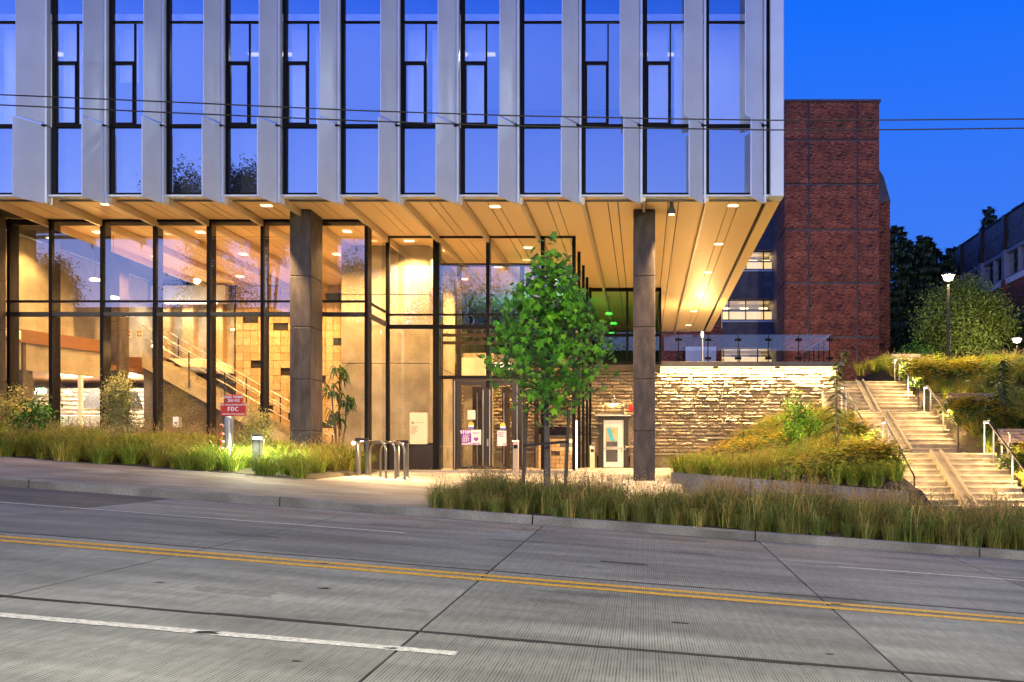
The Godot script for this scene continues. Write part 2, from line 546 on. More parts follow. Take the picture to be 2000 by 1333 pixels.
func ground() -> void:
	var xs := [-420.0, -200.0, -120.0, -80.0, -60.0, -45.0, -36.0, -30.0]
	for i in 121: xs.append(-25.0 + i * 0.45)
	for a in [31.0, 36.0, 45.0, 60.0, 80.0, 120.0, 200.0, 420.0]: xs.append(a)
	var zs := [-420.0, -200.0, -100.0, -60.0, -40.0, -25.0, -12.0, -6.0, 0.0, 6.0, 12.0]
	for i in 71: zs.append(17.0 + i * 0.45)
	for a in [52.0, 58.0, 66.0, 80.0, 100.0, 140.0, 200.0, 420.0]: zs.append(a)
	var s := Shape.new()
	for i in xs.size() - 1:
		for j in zs.size() - 1:
			var p := []
			for t in [[i, j], [i + 1, j], [i + 1, j + 1], [i, j + 1]]:
				p.append(Vector3(xs[t[0]], ground_y(xs[t[0]], zs[t[1]]), -zs[t[1]]))
			s.flat(p[0], p[1], p[2]); s.flat(p[0], p[2], p[3])
	one("ground", s, M.soil, "dark bare soil under the planting and beyond the pavements", "", "", "structure")

func slab(root: Node3D, called: String, x0: float, x1: float, z0: float, z1: float, h: Callable, m: Material, thick := 0.14, gap := 0.008) -> void:
	x0 += gap; x1 -= gap; z0 += gap; z1 -= gap
	var s := Shape.new()
	var nx := maxi(1, int((x1 - x0) / 1.2))
	var nz := maxi(1, int((z1 - z0) / 1.2))
	for i in nx:
		for j in nz:
			var q := []
			for t in [[i, j], [i + 1, j], [i + 1, j + 1], [i, j + 1]]:
				var x := lerpf(x0, x1, t[0] / float(nx))
				var z := lerpf(z0, z1, t[1] / float(nz))
				q.append(Vector3(x, h.call(x, z), -z))
			s.quad(q[0], q[1], q[2], q[3])
	var k := [Vector3(x0, 0, z0), Vector3(x1, 0, z0), Vector3(x1, 0, z1), Vector3(x0, 0, z1)]
	for i in 4:
		var a: Vector3 = k[i]; var b: Vector3 = k[(i + 1) % 4]
		var ya: float = h.call(a.x, a.z); var yb: float = h.call(b.x, b.z)
		s.quad(Vector3(a.x, ya - thick, -a.z), Vector3(b.x, yb - thick, -b.z), Vector3(b.x, yb, -b.z), Vector3(a.x, ya, -a.z))
	put(root, called, s, m)

func stripe(root: Node3D, called: String, x0: float, x1: float, z: float, w: float, m: Material, ragged := 0.0) -> void:
	var s := Shape.new()
	var n := int((x1 - x0) / 0.5) + 1
	for i in n:
		var a := lerpf(x0, x1, i / float(n)); var b := lerpf(x0, x1, (i + 1) / float(n))
		var r0 := rng.randf_range(-ragged, ragged); var r1 := rng.randf_range(-ragged, ragged)
		s.quad(Vector3(a, road_y(a, z - w / 2) + 0.004, -(z - w / 2 + r0)), Vector3(b, road_y(b, z - w / 2) + 0.004, -(z - w / 2 + r0)),
			Vector3(b, road_y(b, z + w / 2) + 0.004, -(z + w / 2 + r1)), Vector3(a, road_y(a, z + w / 2) + 0.004, -(z + w / 2 + r1)))
	put(root, called, s, m)

func street() -> void:
	var road := Node3D.new()
	road.name = "road"
	add_child(road)
	tag(road, "sloping concrete street of tined slabs with dark joints", "", "", "structure")
	var jx := [-38.0, -32.0, -26.6, -23.5, -20.4, -17.3, -14.2, -11.1, -8.0, -4.85, -1.7, 1.95, 5.1, 8.25, 11.4, 14.5, 17.6, 23.0, 29.0]
	var jz := [0.9, 4.1, 7.75, 11.35, 14.7, 17.4]
	for j in 5:
		for i in jx.size() - 1:
			var k := rng.randi() % 3
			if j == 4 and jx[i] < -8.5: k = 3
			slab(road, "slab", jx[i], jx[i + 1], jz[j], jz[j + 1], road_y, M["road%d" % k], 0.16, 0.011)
	var bed := Shape.new()
	for i in jx.size() - 1:
		var a: float = jx[i]; var b: float = jx[i + 1]
		bed.quad(Vector3(a, road_y(a, 0.9) - 0.022, -0.9), Vector3(b, road_y(b, 0.9) - 0.022, -0.9), Vector3(b, road_y(b, 17.4) - 0.022, -17.4), Vector3(a, road_y(a, 17.4) - 0.022, -17.4))
	put(road, "joint_filler", bed, M.seam)
	stripe(road, "yellow_line", -38, 29, 10.64, 0.16, M.yellow, 0.004)
	stripe(road, "yellow_line", -38, 29, 10.94, 0.16, M.yellow, 0.004)
	stripe(road, "white_dash", -9.6, -1.3, 7.1, 0.13, M.white_paint, 0.006)
	stripe(road, "white_dash", -22.0, -14.0, 7.1, 0.13, M.white_paint, 0.006)
	stripe(road, "lane_edge_line", -9.5, -3.4, 14.55, 0.09, M.white_paint, 0.01)
	stripe(road, "lane_edge_line", 2.75, 12.0, 14.45, 0.09, M.white_paint, 0.01)
	stripe(road, "joint_seal", -38, 29, 7.75, 0.075, M.seam, 0.014)
	stripe(road, "joint_seal", -38, 29, 11.35, 0.035, M.seam, 0.008)
	stripe(road, "joint_seal", -38, -9.8, 14.7, 0.05, M.seam, 0.01)
	stripe(road, "tar_patch", -0.55, 0.05, 13.0, 0.10, M.tar, 0.02)
	stripe(road, "tar_patch", 0.25, 0.4, 9.05, 0.05, M.tar, 0.01)
	for t in [[-3.05, 7.08, 0.16], [-1.75, 7.08, 0.08], [-2.2, 6.5, 0.06], [-2.9, 9.3, 0.1], [-4.2, 8.9, 0.08], [2.05, 10.9, 0.12], [4.9, 10.9, 0.2], [-3.4, 10.85, 0.1], [1.5, 8.2, 0.07]]:
		var sp := Shape.new()
		var pts := []
		for k in 9:
			var r: float = t[2] * rng.randf_range(0.35, 0.6)
			pts.append(Vector3(t[0] + cos(TAU * k / 9) * r * 1.4, road_y(t[0], t[1]) + 0.0085, -t[1] - sin(TAU * k / 9) * r * 0.5))
		for k in range(1, 8): sp.flat(pts[0], pts[k], pts[k + 1])
		put(road, "road_scar", sp, M.tar)
	for q in 18:
		var cx := rng.randf_range(-9.0, 6.0); var cz := rng.randf_range(6.2, 16.8)
		var r := rng.randf_range(0.08, 0.42)
		var os := Shape.new()
		var pts := []
		for k in 14:
			var rr := r * rng.randf_range(0.6, 1.1)
			var xx := cx + cos(TAU * k / 14) * rr * rng.randf_range(1.2, 1.9); var zq := cz + sin(TAU * k / 14) * rr * 0.7
			pts.append(Vector3(xx, road_y(xx, zq) + 0.003, -zq))
		var mid := Vector3(cx, road_y(cx, cz) + 0.003, -cz)
		for k in 14: os.flat(mid, pts[k], pts[(k + 1) % 14])
		put(road, "oil_stain", os, M.stain)
	for q in 4:      # irregular cracks
		var cx := rng.randf_range(-9.0, 7.0); var cz := rng.randf_range(6.8, 15.5)
		var ang := rng.randf_range(-0.5, 0.5)
		var cs := Shape.new()
		for k in rng.randi_range(7, 14):
			ang += rng.randf_range(-0.28, 0.28) * (1.0 if k % 2 else -1.0) * 1.6
			var nx := cx + cos(ang) * 0.16; var nz := cz + sin(ang) * 0.16
			var w := 0.006 * rng.randf_range(0.5, 1.6)
			var sx := -sin(ang) * w; var sz := cos(ang) * w
			cs.quad(Vector3(cx - sx, road_y(cx, cz) + 0.005, -(cz - sz)), Vector3(nx - sx, road_y(nx, nz) + 0.005, -(nz - sz)), Vector3(nx + sx, road_y(nx, nz) + 0.005, -(nz + sz)), Vector3(cx + sx, road_y(cx, cz) + 0.005, -(cz + sz)))
			cx = nx; cz = nz
		put(road, "crack", cs, M.seam)
	# kerb
	var kerb := Node3D.new()
	kerb.name = "kerb"
	add_child(kerb)
	tag(kerb, "raised concrete kerb between the street and the planting strip", "", "", "structure")
	var kx := [-37.0, -33.0, -29.0, -25.0, -21.0, -17.6, -14.6, -10.46, -6.19, -1.89, 1.9, 5.72, 9.7, 13.7, 17.7, 22.0, 28.0]
	for i in kx.size() - 1:
		var a: float = kx[i] + 0.012; var b: float = kx[i + 1] - 0.012
		var s := Shape.new()
		var ya := road_y(a, 17.4); var yb := road_y(b, 17.4)
		var k := 0.025
		var A := [Vector3(a, ya - 0.2, -17.4), Vector3(a, ya + 0.15 - k, -17.41), Vector3(a, ya + 0.15, -17.41 - k), Vector3(a, ya + 0.152, -17.62), Vector3(a, ya - 0.2, -17.62)]
		var B := [Vector3(b, yb - 0.2, -17.4), Vector3(b, yb + 0.15 - k, -17.41), Vector3(b, yb + 0.15, -17.41 - k), Vector3(b, yb + 0.152, -17.62), Vector3(b, yb - 0.2, -17.62)]
		for q in 4: s.quad(A[q], B[q], B[q + 1], A[q + 1])
		for q in [A, B]:
			s.flat(q[0], q[1], q[2]); s.flat(q[0], q[2], q[3]); s.flat(q[0], q[3], q[4])
		put(kerb, "kerb_stone", s, M.kerb)
	var gut := Shape.new()
	# pavement
	var walk := Node3D.new()
	walk.name = "pavement"
	add_child(walk)
	tag(walk, "pale concrete pavement of large slabs along the kerb", "", "", "structure")
	var px := [-37.0, -33.0, -29.0, -25.0, -21.0, -17.6, -14.6, -10.46, -6.19, -3.7]
	for i in px.size() - 1:
		slab(walk, "slab", px[i], px[i + 1], 17.63, 20.4, walk_y, M.walk)
		slab(walk, "slab", px[i], px[i + 1], 20.4, 23.0, walk_y, M.walk)
	var x := -3.7
	while x < 22.0:
		slab(walk, "slab", x, x + 2.1, 20.9, 23.0, walk_y, M.walk)
		if x > 0.5: slab(walk, "slab", x, x + 2.1, 23.0, 25.3, walk_y, M.walk)
		x += 2.1
	var pl := Node3D.new()
	pl.name = "entrance_paving"
	add_child(pl)
	tag(pl, "light paving slabs of the entrance court under the overhang", "", "", "structure")
	x = -7.4
	while x < 0.8:
		var z := 23.0
		while z < 39.9:
			if not (x > 0.6 and z < 25.2):
				slab(pl, "paving_slab", x, minf(x + 1.4, 1.0), z, minf(z + 1.7, 40.0), plaza_y, M.plaza)
			z += 1.7
		x += 1.4
	x = 1.0
	while x < 5.2:
		slab(pl, "paving_slab", x, x + 1.4, 36.0, 39.9, plaza_y, M.plaza)
		slab(pl, "paving_slab", x, x + 1.4, 25.3, 28.0, func(a, b): return plaza_y(a, b) - 0.25, M.plaza)
		x += 1.4

# ---- the glazed building ----------------------------------------------------------------------------------------
func ceiling_lamp(root: Node3D, at: Vector3, w: float, d: float, energy: float, col: Color, angle := 62.0) -> void:
	var s := Shape.new()
	s.box(at - Vector3(w, 0.012, d) / 2.0, at + Vector3(w, 0.02, d) / 2.0)
	var o := put(root, "ceiling_light", s, M.lit)
	spot(o, at - Vector3(0, 0.05, 0), at - Vector3(0, 3, 0), energy, col, angle, 0.06)

func main_building() -> void:
	var b := thing("campus_building", "large glass building with pale upright fins, its upper floors raised over a glazed ground floor", "building", Vector3(-7.0, 1.2, -26.0))
	var z := DEPTH_FACADE
	# fins: [left edge of the lower blade, of the upper blade, edge at the facade], seen at the facade
	var lo := [-92.0, 24.5, 160.0, 277.6, 395.0, 503.0, 621.0, 740.0, 852.0, 974.0, 1097.0, 1219.0, 1347.0, 1468.0]
	var up := [-86.0, 30.5, 162.0, 281.0, 398.0, 506.5, 625.5, 744.0, 856.0, 977.0, 1099.0, 1212.0, 1338.0, 1457.0]
	var re := [-27.0, 90.0, 206.0, 318.0, 434.0, 544.0, 660.0, 777.0, 892.0, 1010.0, 1131.0, 1250.0, 1374.0, 1491.0]
	var gl := [-10.0, 107.0, 219.0, 331.0, 446.0, 559.0, 672.0, 788.0, 906.0, 1022.0, 1142.0, 1262.0, 1383.0, 1501.0]
	var top := 16.4
	var joint := EYE + 8.437
	var bottom := EYE + 6.44
	for i in 14:
		for part in 2:
			var zl := 25.10 if part == 0 else 25.20
			var a := Vector2(PX((lo if part == 0 else up)[i], zl), -zl)
			var c := Vector2(PX(re[i], 25.82), -25.82)
			var d := (c - a).normalized()
			var nn := Vector2(-d.y, d.x) * 0.045
			if nn.y > 0.0: nn = -nn
			var s := Shape.new()
			s.plan(PackedVector2Array([a, c, c + nn, a + nn * 0.55]), bottom if part == 0 else joint + 0.025, joint - 0.025 if part == 0 else top)
			put(b, "facade_fin", s, M.fin)
		var s2 := Shape.new()
		s2.box(Vector3(PX(re[i] + 1.0, z), bottom + 0.02, -25.74), Vector3(PX(re[i] + 5.0, z), top, -25.92))
		put(b, "fin_edge", s2, M.fin)
		s2 = Shape.new()
		s2.box(Vector3(PX(gl[i] - 6.5, z), SOFFIT + 0.05, -25.85), Vector3(PX(gl[i], z), top, -25.96))
		put(b, "mullion", s2, M.dark_metal)
		s2 = Shape.new()     # bracket at the fin joint
		s2.box(Vector3(PX(re[i] - 6.0, z), joint - 0.07, -25.70), Vector3(PX(re[i] + 5.0, z), joint - 0.035, -25.95))
		put(b, "fin_bracket", s2, M.dark_metal)
	put(b, "corner_panel", cb(Vector3(PX(1505, 25.7), SOFFIT - 0.02, -25.7), Vector3(3.53, top, -26.2), 0.02), M.fin)
	# windows of the raised floors
	var zg := 25.92
	var yb := PY(381.5, zg); var y1 := PY(247.5, zg); var y2 := PY(44.5, zg)
	var openers := [1, 2, 4, 5, 7, 8, 10, 11]
	var shades := {1: 0.0, 2: 0.46, 5: 0.0, 7: 0.0, 8: 0.0, 11: 0.0, 12: 0.0, 0: 0.0}
	for i in 14:
		var x0 := PX(gl[i], zg)
		var x1 := PX((re[i + 1] if i < 13 else 1506.0) + 5.0, zg)
		for r in 3:
			var a: float = [yb, y1, y2][r]
			var c: float = [y1, y2, top][r]
			var f := Shape.new()
			var t := 0.028
			f.box(Vector3(x0, a - (0.03 if r == 1 else 0.0), -25.85), Vector3(x1, a + (0.045 if r < 2 else 0.02), -26.0))
			f.box(Vector3(x0, a + 0.045, -25.89), Vector3(x0 + t, c - 0.03, -25.97))
			f.box(Vector3(x1 - t, a + 0.045, -25.89), Vector3(x1, c - 0.03, -25.97))
			var xm := x1
			if r == 1 and i in openers:
				xm = lerpf(x0, x1, 0.43 if i != 11 else 0.46) if i < 4 else lerpf(x0, x1, 0.405)
				f.box(Vector3(xm - 0.018, a + 0.045, -25.89), Vector3(xm + 0.018, c - 0.03, -25.96))
				var ym := PY(122, zg)
				f.box(Vector3(x0 + t, ym - 0.02, -25.89), Vector3(xm - 0.018, ym + 0.02, -25.96))
				# the opening light has a heavier frame
				for e in [[x0 + t, a + 0.05, x0 + t + 0.035, ym - 0.02], [xm - 0.055, a + 0.05, xm - 0.02, ym - 0.02], [x0 + t + 0.035, a + 0.05, xm - 0.055, a + 0.09], [x0 + t + 0.035, ym - 0.06, xm - 0.055, ym - 0.022]]:
					f.box(Vector3(e[0], e[1], -25.87), Vector3(e[2], e[3], -25.95))
			var w := put(b, "window", f, M.dark_metal)
			var wob := [rng.randf_range(-0.006, 0.006), rng.randf_range(-0.006, 0.006), rng.randf_range(-0.006, 0.006)]
			put(w, "pane", sheet(Vector3(x0, a, -zg + wob[0]), Vector3(x1, a, -zg + wob[1]), Vector3(x1, c, -zg + wob[2] + wob[1] - wob[0]), Vector3(x0, c, -zg + wob[2])), M.upper_glass)
			if r == 0:
				put(w, "spandrel_panel", bx(Vector3(x0, a - 0.1, -26.10), Vector3(x1, c + 0.02, -26.2)), M.grey_paint)
			elif r == 1 and shades.has(i):
				var xa := x0 + 0.05
				if i == 12 or i == 0: xm = x1
				put(w, "blind", bx(Vector3(xa, lerpf(a + 0.03, c, shades[i]), -26.20), Vector3(xm - 0.06 if xm < x1 else x1 - 0.04, c - 0.06, -26.22)), M.shade)
				if xm < x1 and not i in [8]:
					put(w, "blind", bx(Vector3(xm + 0.10, lerpf(a + 0.03, c, shades[i]), -26.21), Vector3(x1 - 0.02, c - 0.06, -26.23)), M.shade)
	# fascia and shell of the raised block
	put(b, "fascia", cb(Vector3(-18.6, SOFFIT - 0.0, -25.80), Vector3(3.5, SOFFIT + 0.055, -26.1), 0.01), M.fin)
	put(b, "roof", bx(Vector3(-18.6, top, -25.85), Vector3(3.5, top + 0.35, -53.2)), M.slate)
	put(b, "rear_wall", bx(Vector3(-18.6, SOFFIT + 0.2, -53.0), Vector3(3.5, top, -53.2)), M.slate)
	put(b, "side_wall", bx(Vector3(3.3, SOFFIT + 0.02, -26.2), Vector3(3.52, top, -53.2)), M.fin)
	put(b, "side_wall", bx(Vector3(-18.8, SOFFIT + 0.02, -25.85), Vector3(-18.6, top, -53.2)), M.fin)
	put(b, "office_floor", bx(Vector3(-18.6, SOFFIT + 1.55, -26.22), Vector3(3.3, SOFFIT + 1.75, -33.0)), M.slate)
	put(b, "office_wall", bx(Vector3(-18.6, SOFFIT + 1.75, -32.8), Vector3(3.3, top, -33.0)), M.dark_core)
	put(b, "office_ceiling", bx(Vector3(-18.6, y2 + 0.15, -26.22), Vector3(3.3, y2 + 0.35, -32.8)), M.blind)
	for xx in [-15.6, -10.2, -4.8, 0.6]:
		put(b, "office_light", bx(Vector3(xx - 0.7, y2 + 0.10, -28.2), Vector3(xx + 0.7, y2 + 0.148, -28.35)), M.office_lens)
		area(b, Vector3(xx, y2 + 0.05, -28.3), Vector3.DOWN, Vector2(1.4, 0.3), 12.0, lin(0.85, 0.95, 1.0))
	# soffit: panels with open joints, ribs on the fin lines
	put(b, "soffit_backing", bx(Vector3(-18.6, SOFFIT + 0.10, -26.1), Vector3(3.4, SOFFIT + 0.16, -53.2)), M.black)
	var ml := []
	for i in 14: ml.append(PX(re[i] + 8.0, z))
	var zz := [25.9, 32.6, 39.3, 46.0, 53.2]
	for i in 14:
		var x0: float = ml[i] + 0.045
		var x1: float = (ml[i + 1] - 0.045) if i < 13 else 3.52
		var cuts := [0.0, 0.385, 0.565, 1.0] if i < 13 else [0.0, 1.0]
		for k in cuts.size() - 1:
			for j in 4:
				var t0 := rng.randf_range(-0.004, 0.004); var t1 := rng.randf_range(-0.004, 0.004)
				var xa := lerpf(x0, x1, cuts[k]) + 0.012; var xb := lerpf(x0, x1, cuts[k + 1]) - 0.012
				var za: float = -zz[j] - 0.003; var zb: float = -zz[j + 1] + 0.003
				var s := Shape.new()
				s.hexa([Vector3(xa, SOFFIT + t0, za), Vector3(xb, SOFFIT + t1, za), Vector3(xb, SOFFIT + t0, zb), Vector3(xa, SOFFIT + t1, zb),
					Vector3(xa, SOFFIT + 0.05, za), Vector3(xb, SOFFIT + 0.05, za), Vector3(xb, SOFFIT + 0.05, zb), Vector3(xa, SOFFIT + 0.05, zb)])
				put(b, "soffit_panel", s, M.soffit)
	for i in 13:
		var deep: float = 0.19 if i < 11 else 0.10
		var back: float = 39.9 if ml[i] < -2.0 else 53.0
		put(b, "soffit_rib", bx(Vector3(ml[i] - 0.04, SOFFIT - deep, -25.86), Vector3(ml[i] + 0.04, SOFFIT + 0.06, -back)), M.beam)
	# lamps let into the soffit
	for t in [[1432, 403, 160.0], [1404, 478, 90.0], [1383, 533, 55.0], [1367, 576, 55.0], [1355, 609, 55.0], [1345, 636, 45.0], [967, 405, 120.0], [520, 403, 110.0], [208, 400, 110.0]]:
		var d: float = (SOFFIT - EYE - 0.02) * 2000.0 / (897.0 - t[1])
		var at := P(t[0], t[1], d)
		ceiling_lamp(b, Vector3(at.x, SOFFIT - 0.012, at.z), 0.26, 0.16, t[2], HALO, 31.0 if t[0] < 600 else 62.0)
	var fl := Shape.new()
	var fp := P(1312, 404, 26.4)
	fl.lathe(Vector3(fp.x, SOFFIT - 0.30, fp.z), [[0.0, 0.0], [0.10, 0.0], [0.11, 0.03], [0.09, 0.12], [0.05, 0.2], [0.05, 0.31]], 14)
	var flood := put(b, "floodlight", fl, M.grey_paint)
	put(flood, "lens", bx(Vector3(fp.x - 0.07, SOFFIT - 0.315, fp.z - 0.07), Vector3(fp.x + 0.07, SOFFIT - 0.302, fp.z + 0.07)), M.lit)
	spot(flood, Vector3(fp.x, SOFFIT - 0.36, fp.z), Vector3(2.6, 1.0, -33.0), 60.0, HALO, 40.0)
	# columns
	for t in [[-9.37, -8.81], [-0.27, 0.31], [-18.1, -17.5]]:
		var x0: float = t[0]; var x1: float = t[1]
		var y := 0.4
		var k := 0
		for yt in [2.35, 3.72, 5.1, 6.45, SOFFIT]:
			put(b, "column", cb(Vector3(x0, y, -27.1), Vector3(x1, yt - 0.012, -28.1), 0.015), M.board)
			y = yt
			k += 1
		put(b, "column_core", bx(Vector3(x0 + 0.02, 0.4, -27.12), Vector3(x1 - 0.02, SOFFIT + 0.02, -28.08)), M.dark_core)
	lobby(b)
	entrance(b)

func glazing(b: Node3D, a: Vector3, c: Vector3, y0: float, y1: float, rows: Array, m: Material) -> void:
	# one bay between two uprights, a and c on the ground line; rows are the heights of the transoms
	var ys := [y0] + rows + [y1]
	for i in ys.size() - 1:
		put(b, "pane", sheet(Vector3(a.x, ys[i], a.z), Vector3(c.x, ys[i], c.z), Vector3(c.x, ys[i + 1], c.z), Vector3(a.x, ys[i + 1], a.z)), m)

func lobby(b: Node3D) -> void:
	var z := 28.3
	var mx := [18.0, 100.0, 200.0, 303.0, 408.0, 513.0, 618.0, 716.0]
	var xs := [-18.6]
	for p in mx: xs.append(PX(p, z))
	var y0 := EYE + 0.2
	var yt1 := PY(613.5, z); var yt2 := PY(589, z); var yh := PY(438, z)
	for i in xs.size():
		if i > 0:
			put(b, "mullion", bx(Vector3(xs[i] - 0.045, y0 - 0.6, -z + 0.06), Vector3(xs[i] + 0.045, SOFFIT + 0.02, -z - 0.36)), M.dark_metal)
		if i < xs.size() - 1:
			var a := Vector3(xs[i] + 0.045, 0, -z); var c := Vector3(xs[i + 1] - 0.045, 0, -z)
			glazing(b, a, c, y0, SOFFIT, [yt1, yt2], M.lobby_glass)
			put(b, "transom", cb(Vector3(a.x, yt1 - 0.07, -z + 0.05), Vector3(c.x, yt1 + 0.05, -z - 0.12)), M.bronze)
			put(b, "transom", bx(Vector3(a.x, yt2 - 0.025, -z + 0.04), Vector3(c.x, yt2 + 0.025, -z - 0.1)), M.dark_metal)
			put(b, "head_panel", bx(Vector3(a.x, yh - 0.02, -z - 0.05), Vector3(c.x, SOFFIT - 0.06, -z - 0.14)), M.bronze)
			put(b, "head_frame", bx(Vector3(a.x, SOFFIT - 0.06, -z + 0.05), Vector3(c.x, SOFFIT + 0.0, -z - 0.05)), M.dark_metal)
	put(b, "plinth", bx(Vector3(-18.6, 0.6, -z + 0.03), Vector3(-7.62, y0, -z - 0.2)), M.dark_core)
	# return wall to the entrance
	var xr := -7.655
	var ze := 30.4
	glazing(b, Vector3(xr, 0, -z - 0.05), Vector3(xr, 0, -ze + 0.05), PY(868, ze), SOFFIT, [yt1, yt2], M.lobby_glass)
	put(b, "transom", bx(Vector3(xr - 0.05, yt1 - 0.07, -z - 0.05), Vector3(xr + 0.05, yt1 + 0.05, -ze + 0.05)), M.bronze)
	put(b, "transom", bx(Vector3(xr - 0.04, yt2 - 0.025, -z - 0.05), Vector3(xr + 0.04, yt2 + 0.025, -ze + 0.05)), M.dark_metal)
	put(b, "plinth", bx(Vector3(xr - 0.1, 0.6, -z - 0.05), Vector3(xr + 0.05, PY(868, ze), -ze)), M.bronze)
	# room behind
	put(b, "lobby_floor", bx(Vector3(-18.6, EYE - 0.55, -z - 0.2), Vector3(-2.05, EYE - 0.32, -40.0)), M.floor)
	put(b, "rear_wall", bx(Vector3(-18.6, EYE - 0.4, -40.0), Vector3(-8.0, SOFFIT + 0.05, -40.25)), M.core)
	put(b, "side_wall", bx(Vector3(-18.8, EYE + 3.06, -z), Vector3(-18.6, SOFFIT + 0.05, -40.25)), M.core)
	put(b, "side_wall", bx(Vector3(-24.9, 0.6, -z), Vector3(-24.7, EYE + 3.06, -40.25)), M.core)
	put(b, "rear_wall", bx(Vector3(-24.9, 0.6, -40.0), Vector3(-18.6, EYE + 3.06, -40.25)), M.core)
	put(b, "front_wall", bx(Vector3(-24.9, 0.6, -z), Vector3(-18.6, EYE + 3.06, -z - 0.2)), M.core)
	# concrete core walls
	var seam_y := PY(710, 31.6)
	for t in [[-9.36, -6.62, EYE - 0.4, seam_y], [-9.36, -6.62, seam_y, PY(575, 31.6)], [-9.36, -6.62, PY(575, 31.6), SOFFIT]]:
		put(b, "core_wall", cb(Vector3(t[0], t[2] + 0.008, -31.7), Vector3(t[1], t[3] - 0.008, -36.0), 0.01), M.core)
	put(b, "core_wall", cb(Vector3(-18.6, EYE + 3.3, -39.0), Vector3(-15.6, SOFFIT, -39.3), 0.01), M.core)
	# timber block wall with slots
	var tz := 38.9
	var tw := 0.285
	var ty := 0.285
	var nx := 15
	var ny := 22
	var tile_mesh := []
	for k in 4:
		tile_mesh.append(cb(Vector3(-tw / 2 + 0.005, -ty / 2 + 0.005, -0.03), Vector3(tw / 2 - 0.005, ty / 2 - 0.005, 0.01 + 0.006 * k), 0.008).mesh())
	var x_start := -15.5
	var y_start := EYE + 0.32
	put(b, "block_wall_backing", bx(Vector3(x_start - 0.05, EYE - 0.4, -tz - 0.06), Vector3(x_start + nx * tw + 0.04, SOFFIT, -tz - 0.3)), M.black)
	for i in nx:
		for j in ny:
			var slot := (i * 7 + j * 5) % 23 == 0 or (i * 7 + j * 5) % 23 == 7 and i % 2 == 0
			if slot: continue
			if ((i - 1) * 7 + j * 5) % 23 == 0 and i > 0: continue
			put(b, "tile", tile_mesh[rng.randi() % 4], M.wood[rng.randi() % 3], Transform3D(Basis(), Vector3(x_start + (i + 0.5) * tw, y_start + (j + 0.5) * ty, -tz)))
	# gallery floor at the back and the cafe block
	var gy := EYE + 3.55
	put(b, "gallery_floor", bx(Vector3(-18.6, gy - 0.3, -36.2), Vector3(-15.6, gy, -39.0)), M.white_wall)
	put(b, "gallery_edge", bx(Vector3(-18.6, gy - 0.42, -36.08), Vector3(-16.9, gy + 0.04, -36.2)), M.rust)
	for i in 4:
		var xa := -17.6 + i * 1.0
		put(b, "rail_panel", sheet(Vector3(xa, gy + 0.05, -36.15), Vector3(xa + 0.96, gy + 0.05, -36.15), Vector3(xa + 0.96, gy + 1.05, -36.15), Vector3(xa, gy + 1.05, -36.15)), M.clear_glass)
	# skewed upper gallery above the cafe: brown edge beam, pale bulkhead, glass front
	var A := Vector3(-18.6, 0, -28.75); var C := Vector3(PX(204, 33.0), 0, -33.0)
	var quadrail := func(called: String, ya: float, yb2: float, m: Material, push: float) -> void:
		var nn := Vector3(-(C.z - A.z), 0, C.x - A.x).normalized() * push
		var s := Shape.new()
		var bk := Vector3(-(C.z - A.z), 0, C.x - A.x).normalized() * -0.15
		if bk.x > 0.0: bk = -bk
		if nn.x < 0.0: nn = -nn
		s.hexa([Vector3(A.x, ya, A.z) + nn, Vector3(C.x, ya, C.z) + nn, Vector3(C.x, ya, C.z) + bk, Vector3(A.x, ya, A.z) + bk,
			Vector3(A.x, yb2, A.z) + nn, Vector3(C.x, yb2, C.z) + nn, Vector3(C.x, yb2, C.z) + bk, Vector3(A.x, yb2, A.z) + bk])
		put(b, called, s, m)
	quadrail.call("gallery_edge", EYE + 3.42, EYE + 3.80, M.rust, 0.06)
	quadrail.call("bulkhead", EYE + 2.62, EYE + 3.42, M.core, 0.0)
	put(b, "gallery_floor", bx(Vector3(-18.6, EYE + 3.5, -28.9), Vector3(-18.2, EYE + 3.75, -34.5)), M.white_wall)
	var g := [Vector3(A.x, EYE + 0.4, A.z), Vector3(C.x, EYE + 0.4, C.z), Vector3(C.x, EYE + 2.62, C.z), Vector3(A.x, EYE + 2.62, A.z)]
	put(b, "cafe_pane", sheet(g[0], g[1], g[2], g[3]), M.clear_glass)
	put(b, "cafe_frame", bx(Vector3(C.x - 0.1, EYE + 0.3, C.z - 0.05), Vector3(C.x + 0.05, EYE + 2.62, C.z + 0.1)), M.white_wall)
	var mid := A.lerp(C, 0.78)
	put(b, "cafe_frame", bx(Vector3(mid.x - 0.06, EYE + 0.3, mid.z - 0.05), Vector3(mid.x + 0.06, EYE + 2.62, mid.z + 0.05)), M.white_wall)
	put(b, "cafe_floor", bx(Vector3(-24.6, EYE + 0.2, -29.0), Vector3(-16.6, EYE + 0.42, -39.9)), M.white_wall)
	put(b, "cafe_ceiling", bx(Vector3(-24.6, EYE + 2.9, -33.2), Vector3(-17.2, EYE + 3.05, -39.9)), M.rust)
	# stone back wall of the cafe, in rough courses
	var sm := stone_variants(5, 0.55, 0.16)
	for j in 13:
		var xx := -22.6 - 0.2 * (j % 3)
		while xx < -16.2:
			var L := rng.randf_range(0.4, 0.75)
			put(b, "stone", sm[rng.randi() % 5], M.stone[2], Transform3D(Basis().scaled(Vector3(L / 0.55, 1.0, 1.0)), Vector3(xx + L / 2, EYE + 0.55 + j * 0.165, -37.6)))
			xx += L
	put(b, "cafe_counter", cb(Vector3(-20.6, EYE + 0.4, -33.8), Vector3(-17.6, EYE + 1.45, -34.5), 0.02), M.white_wall)
	var hood := Shape.new()
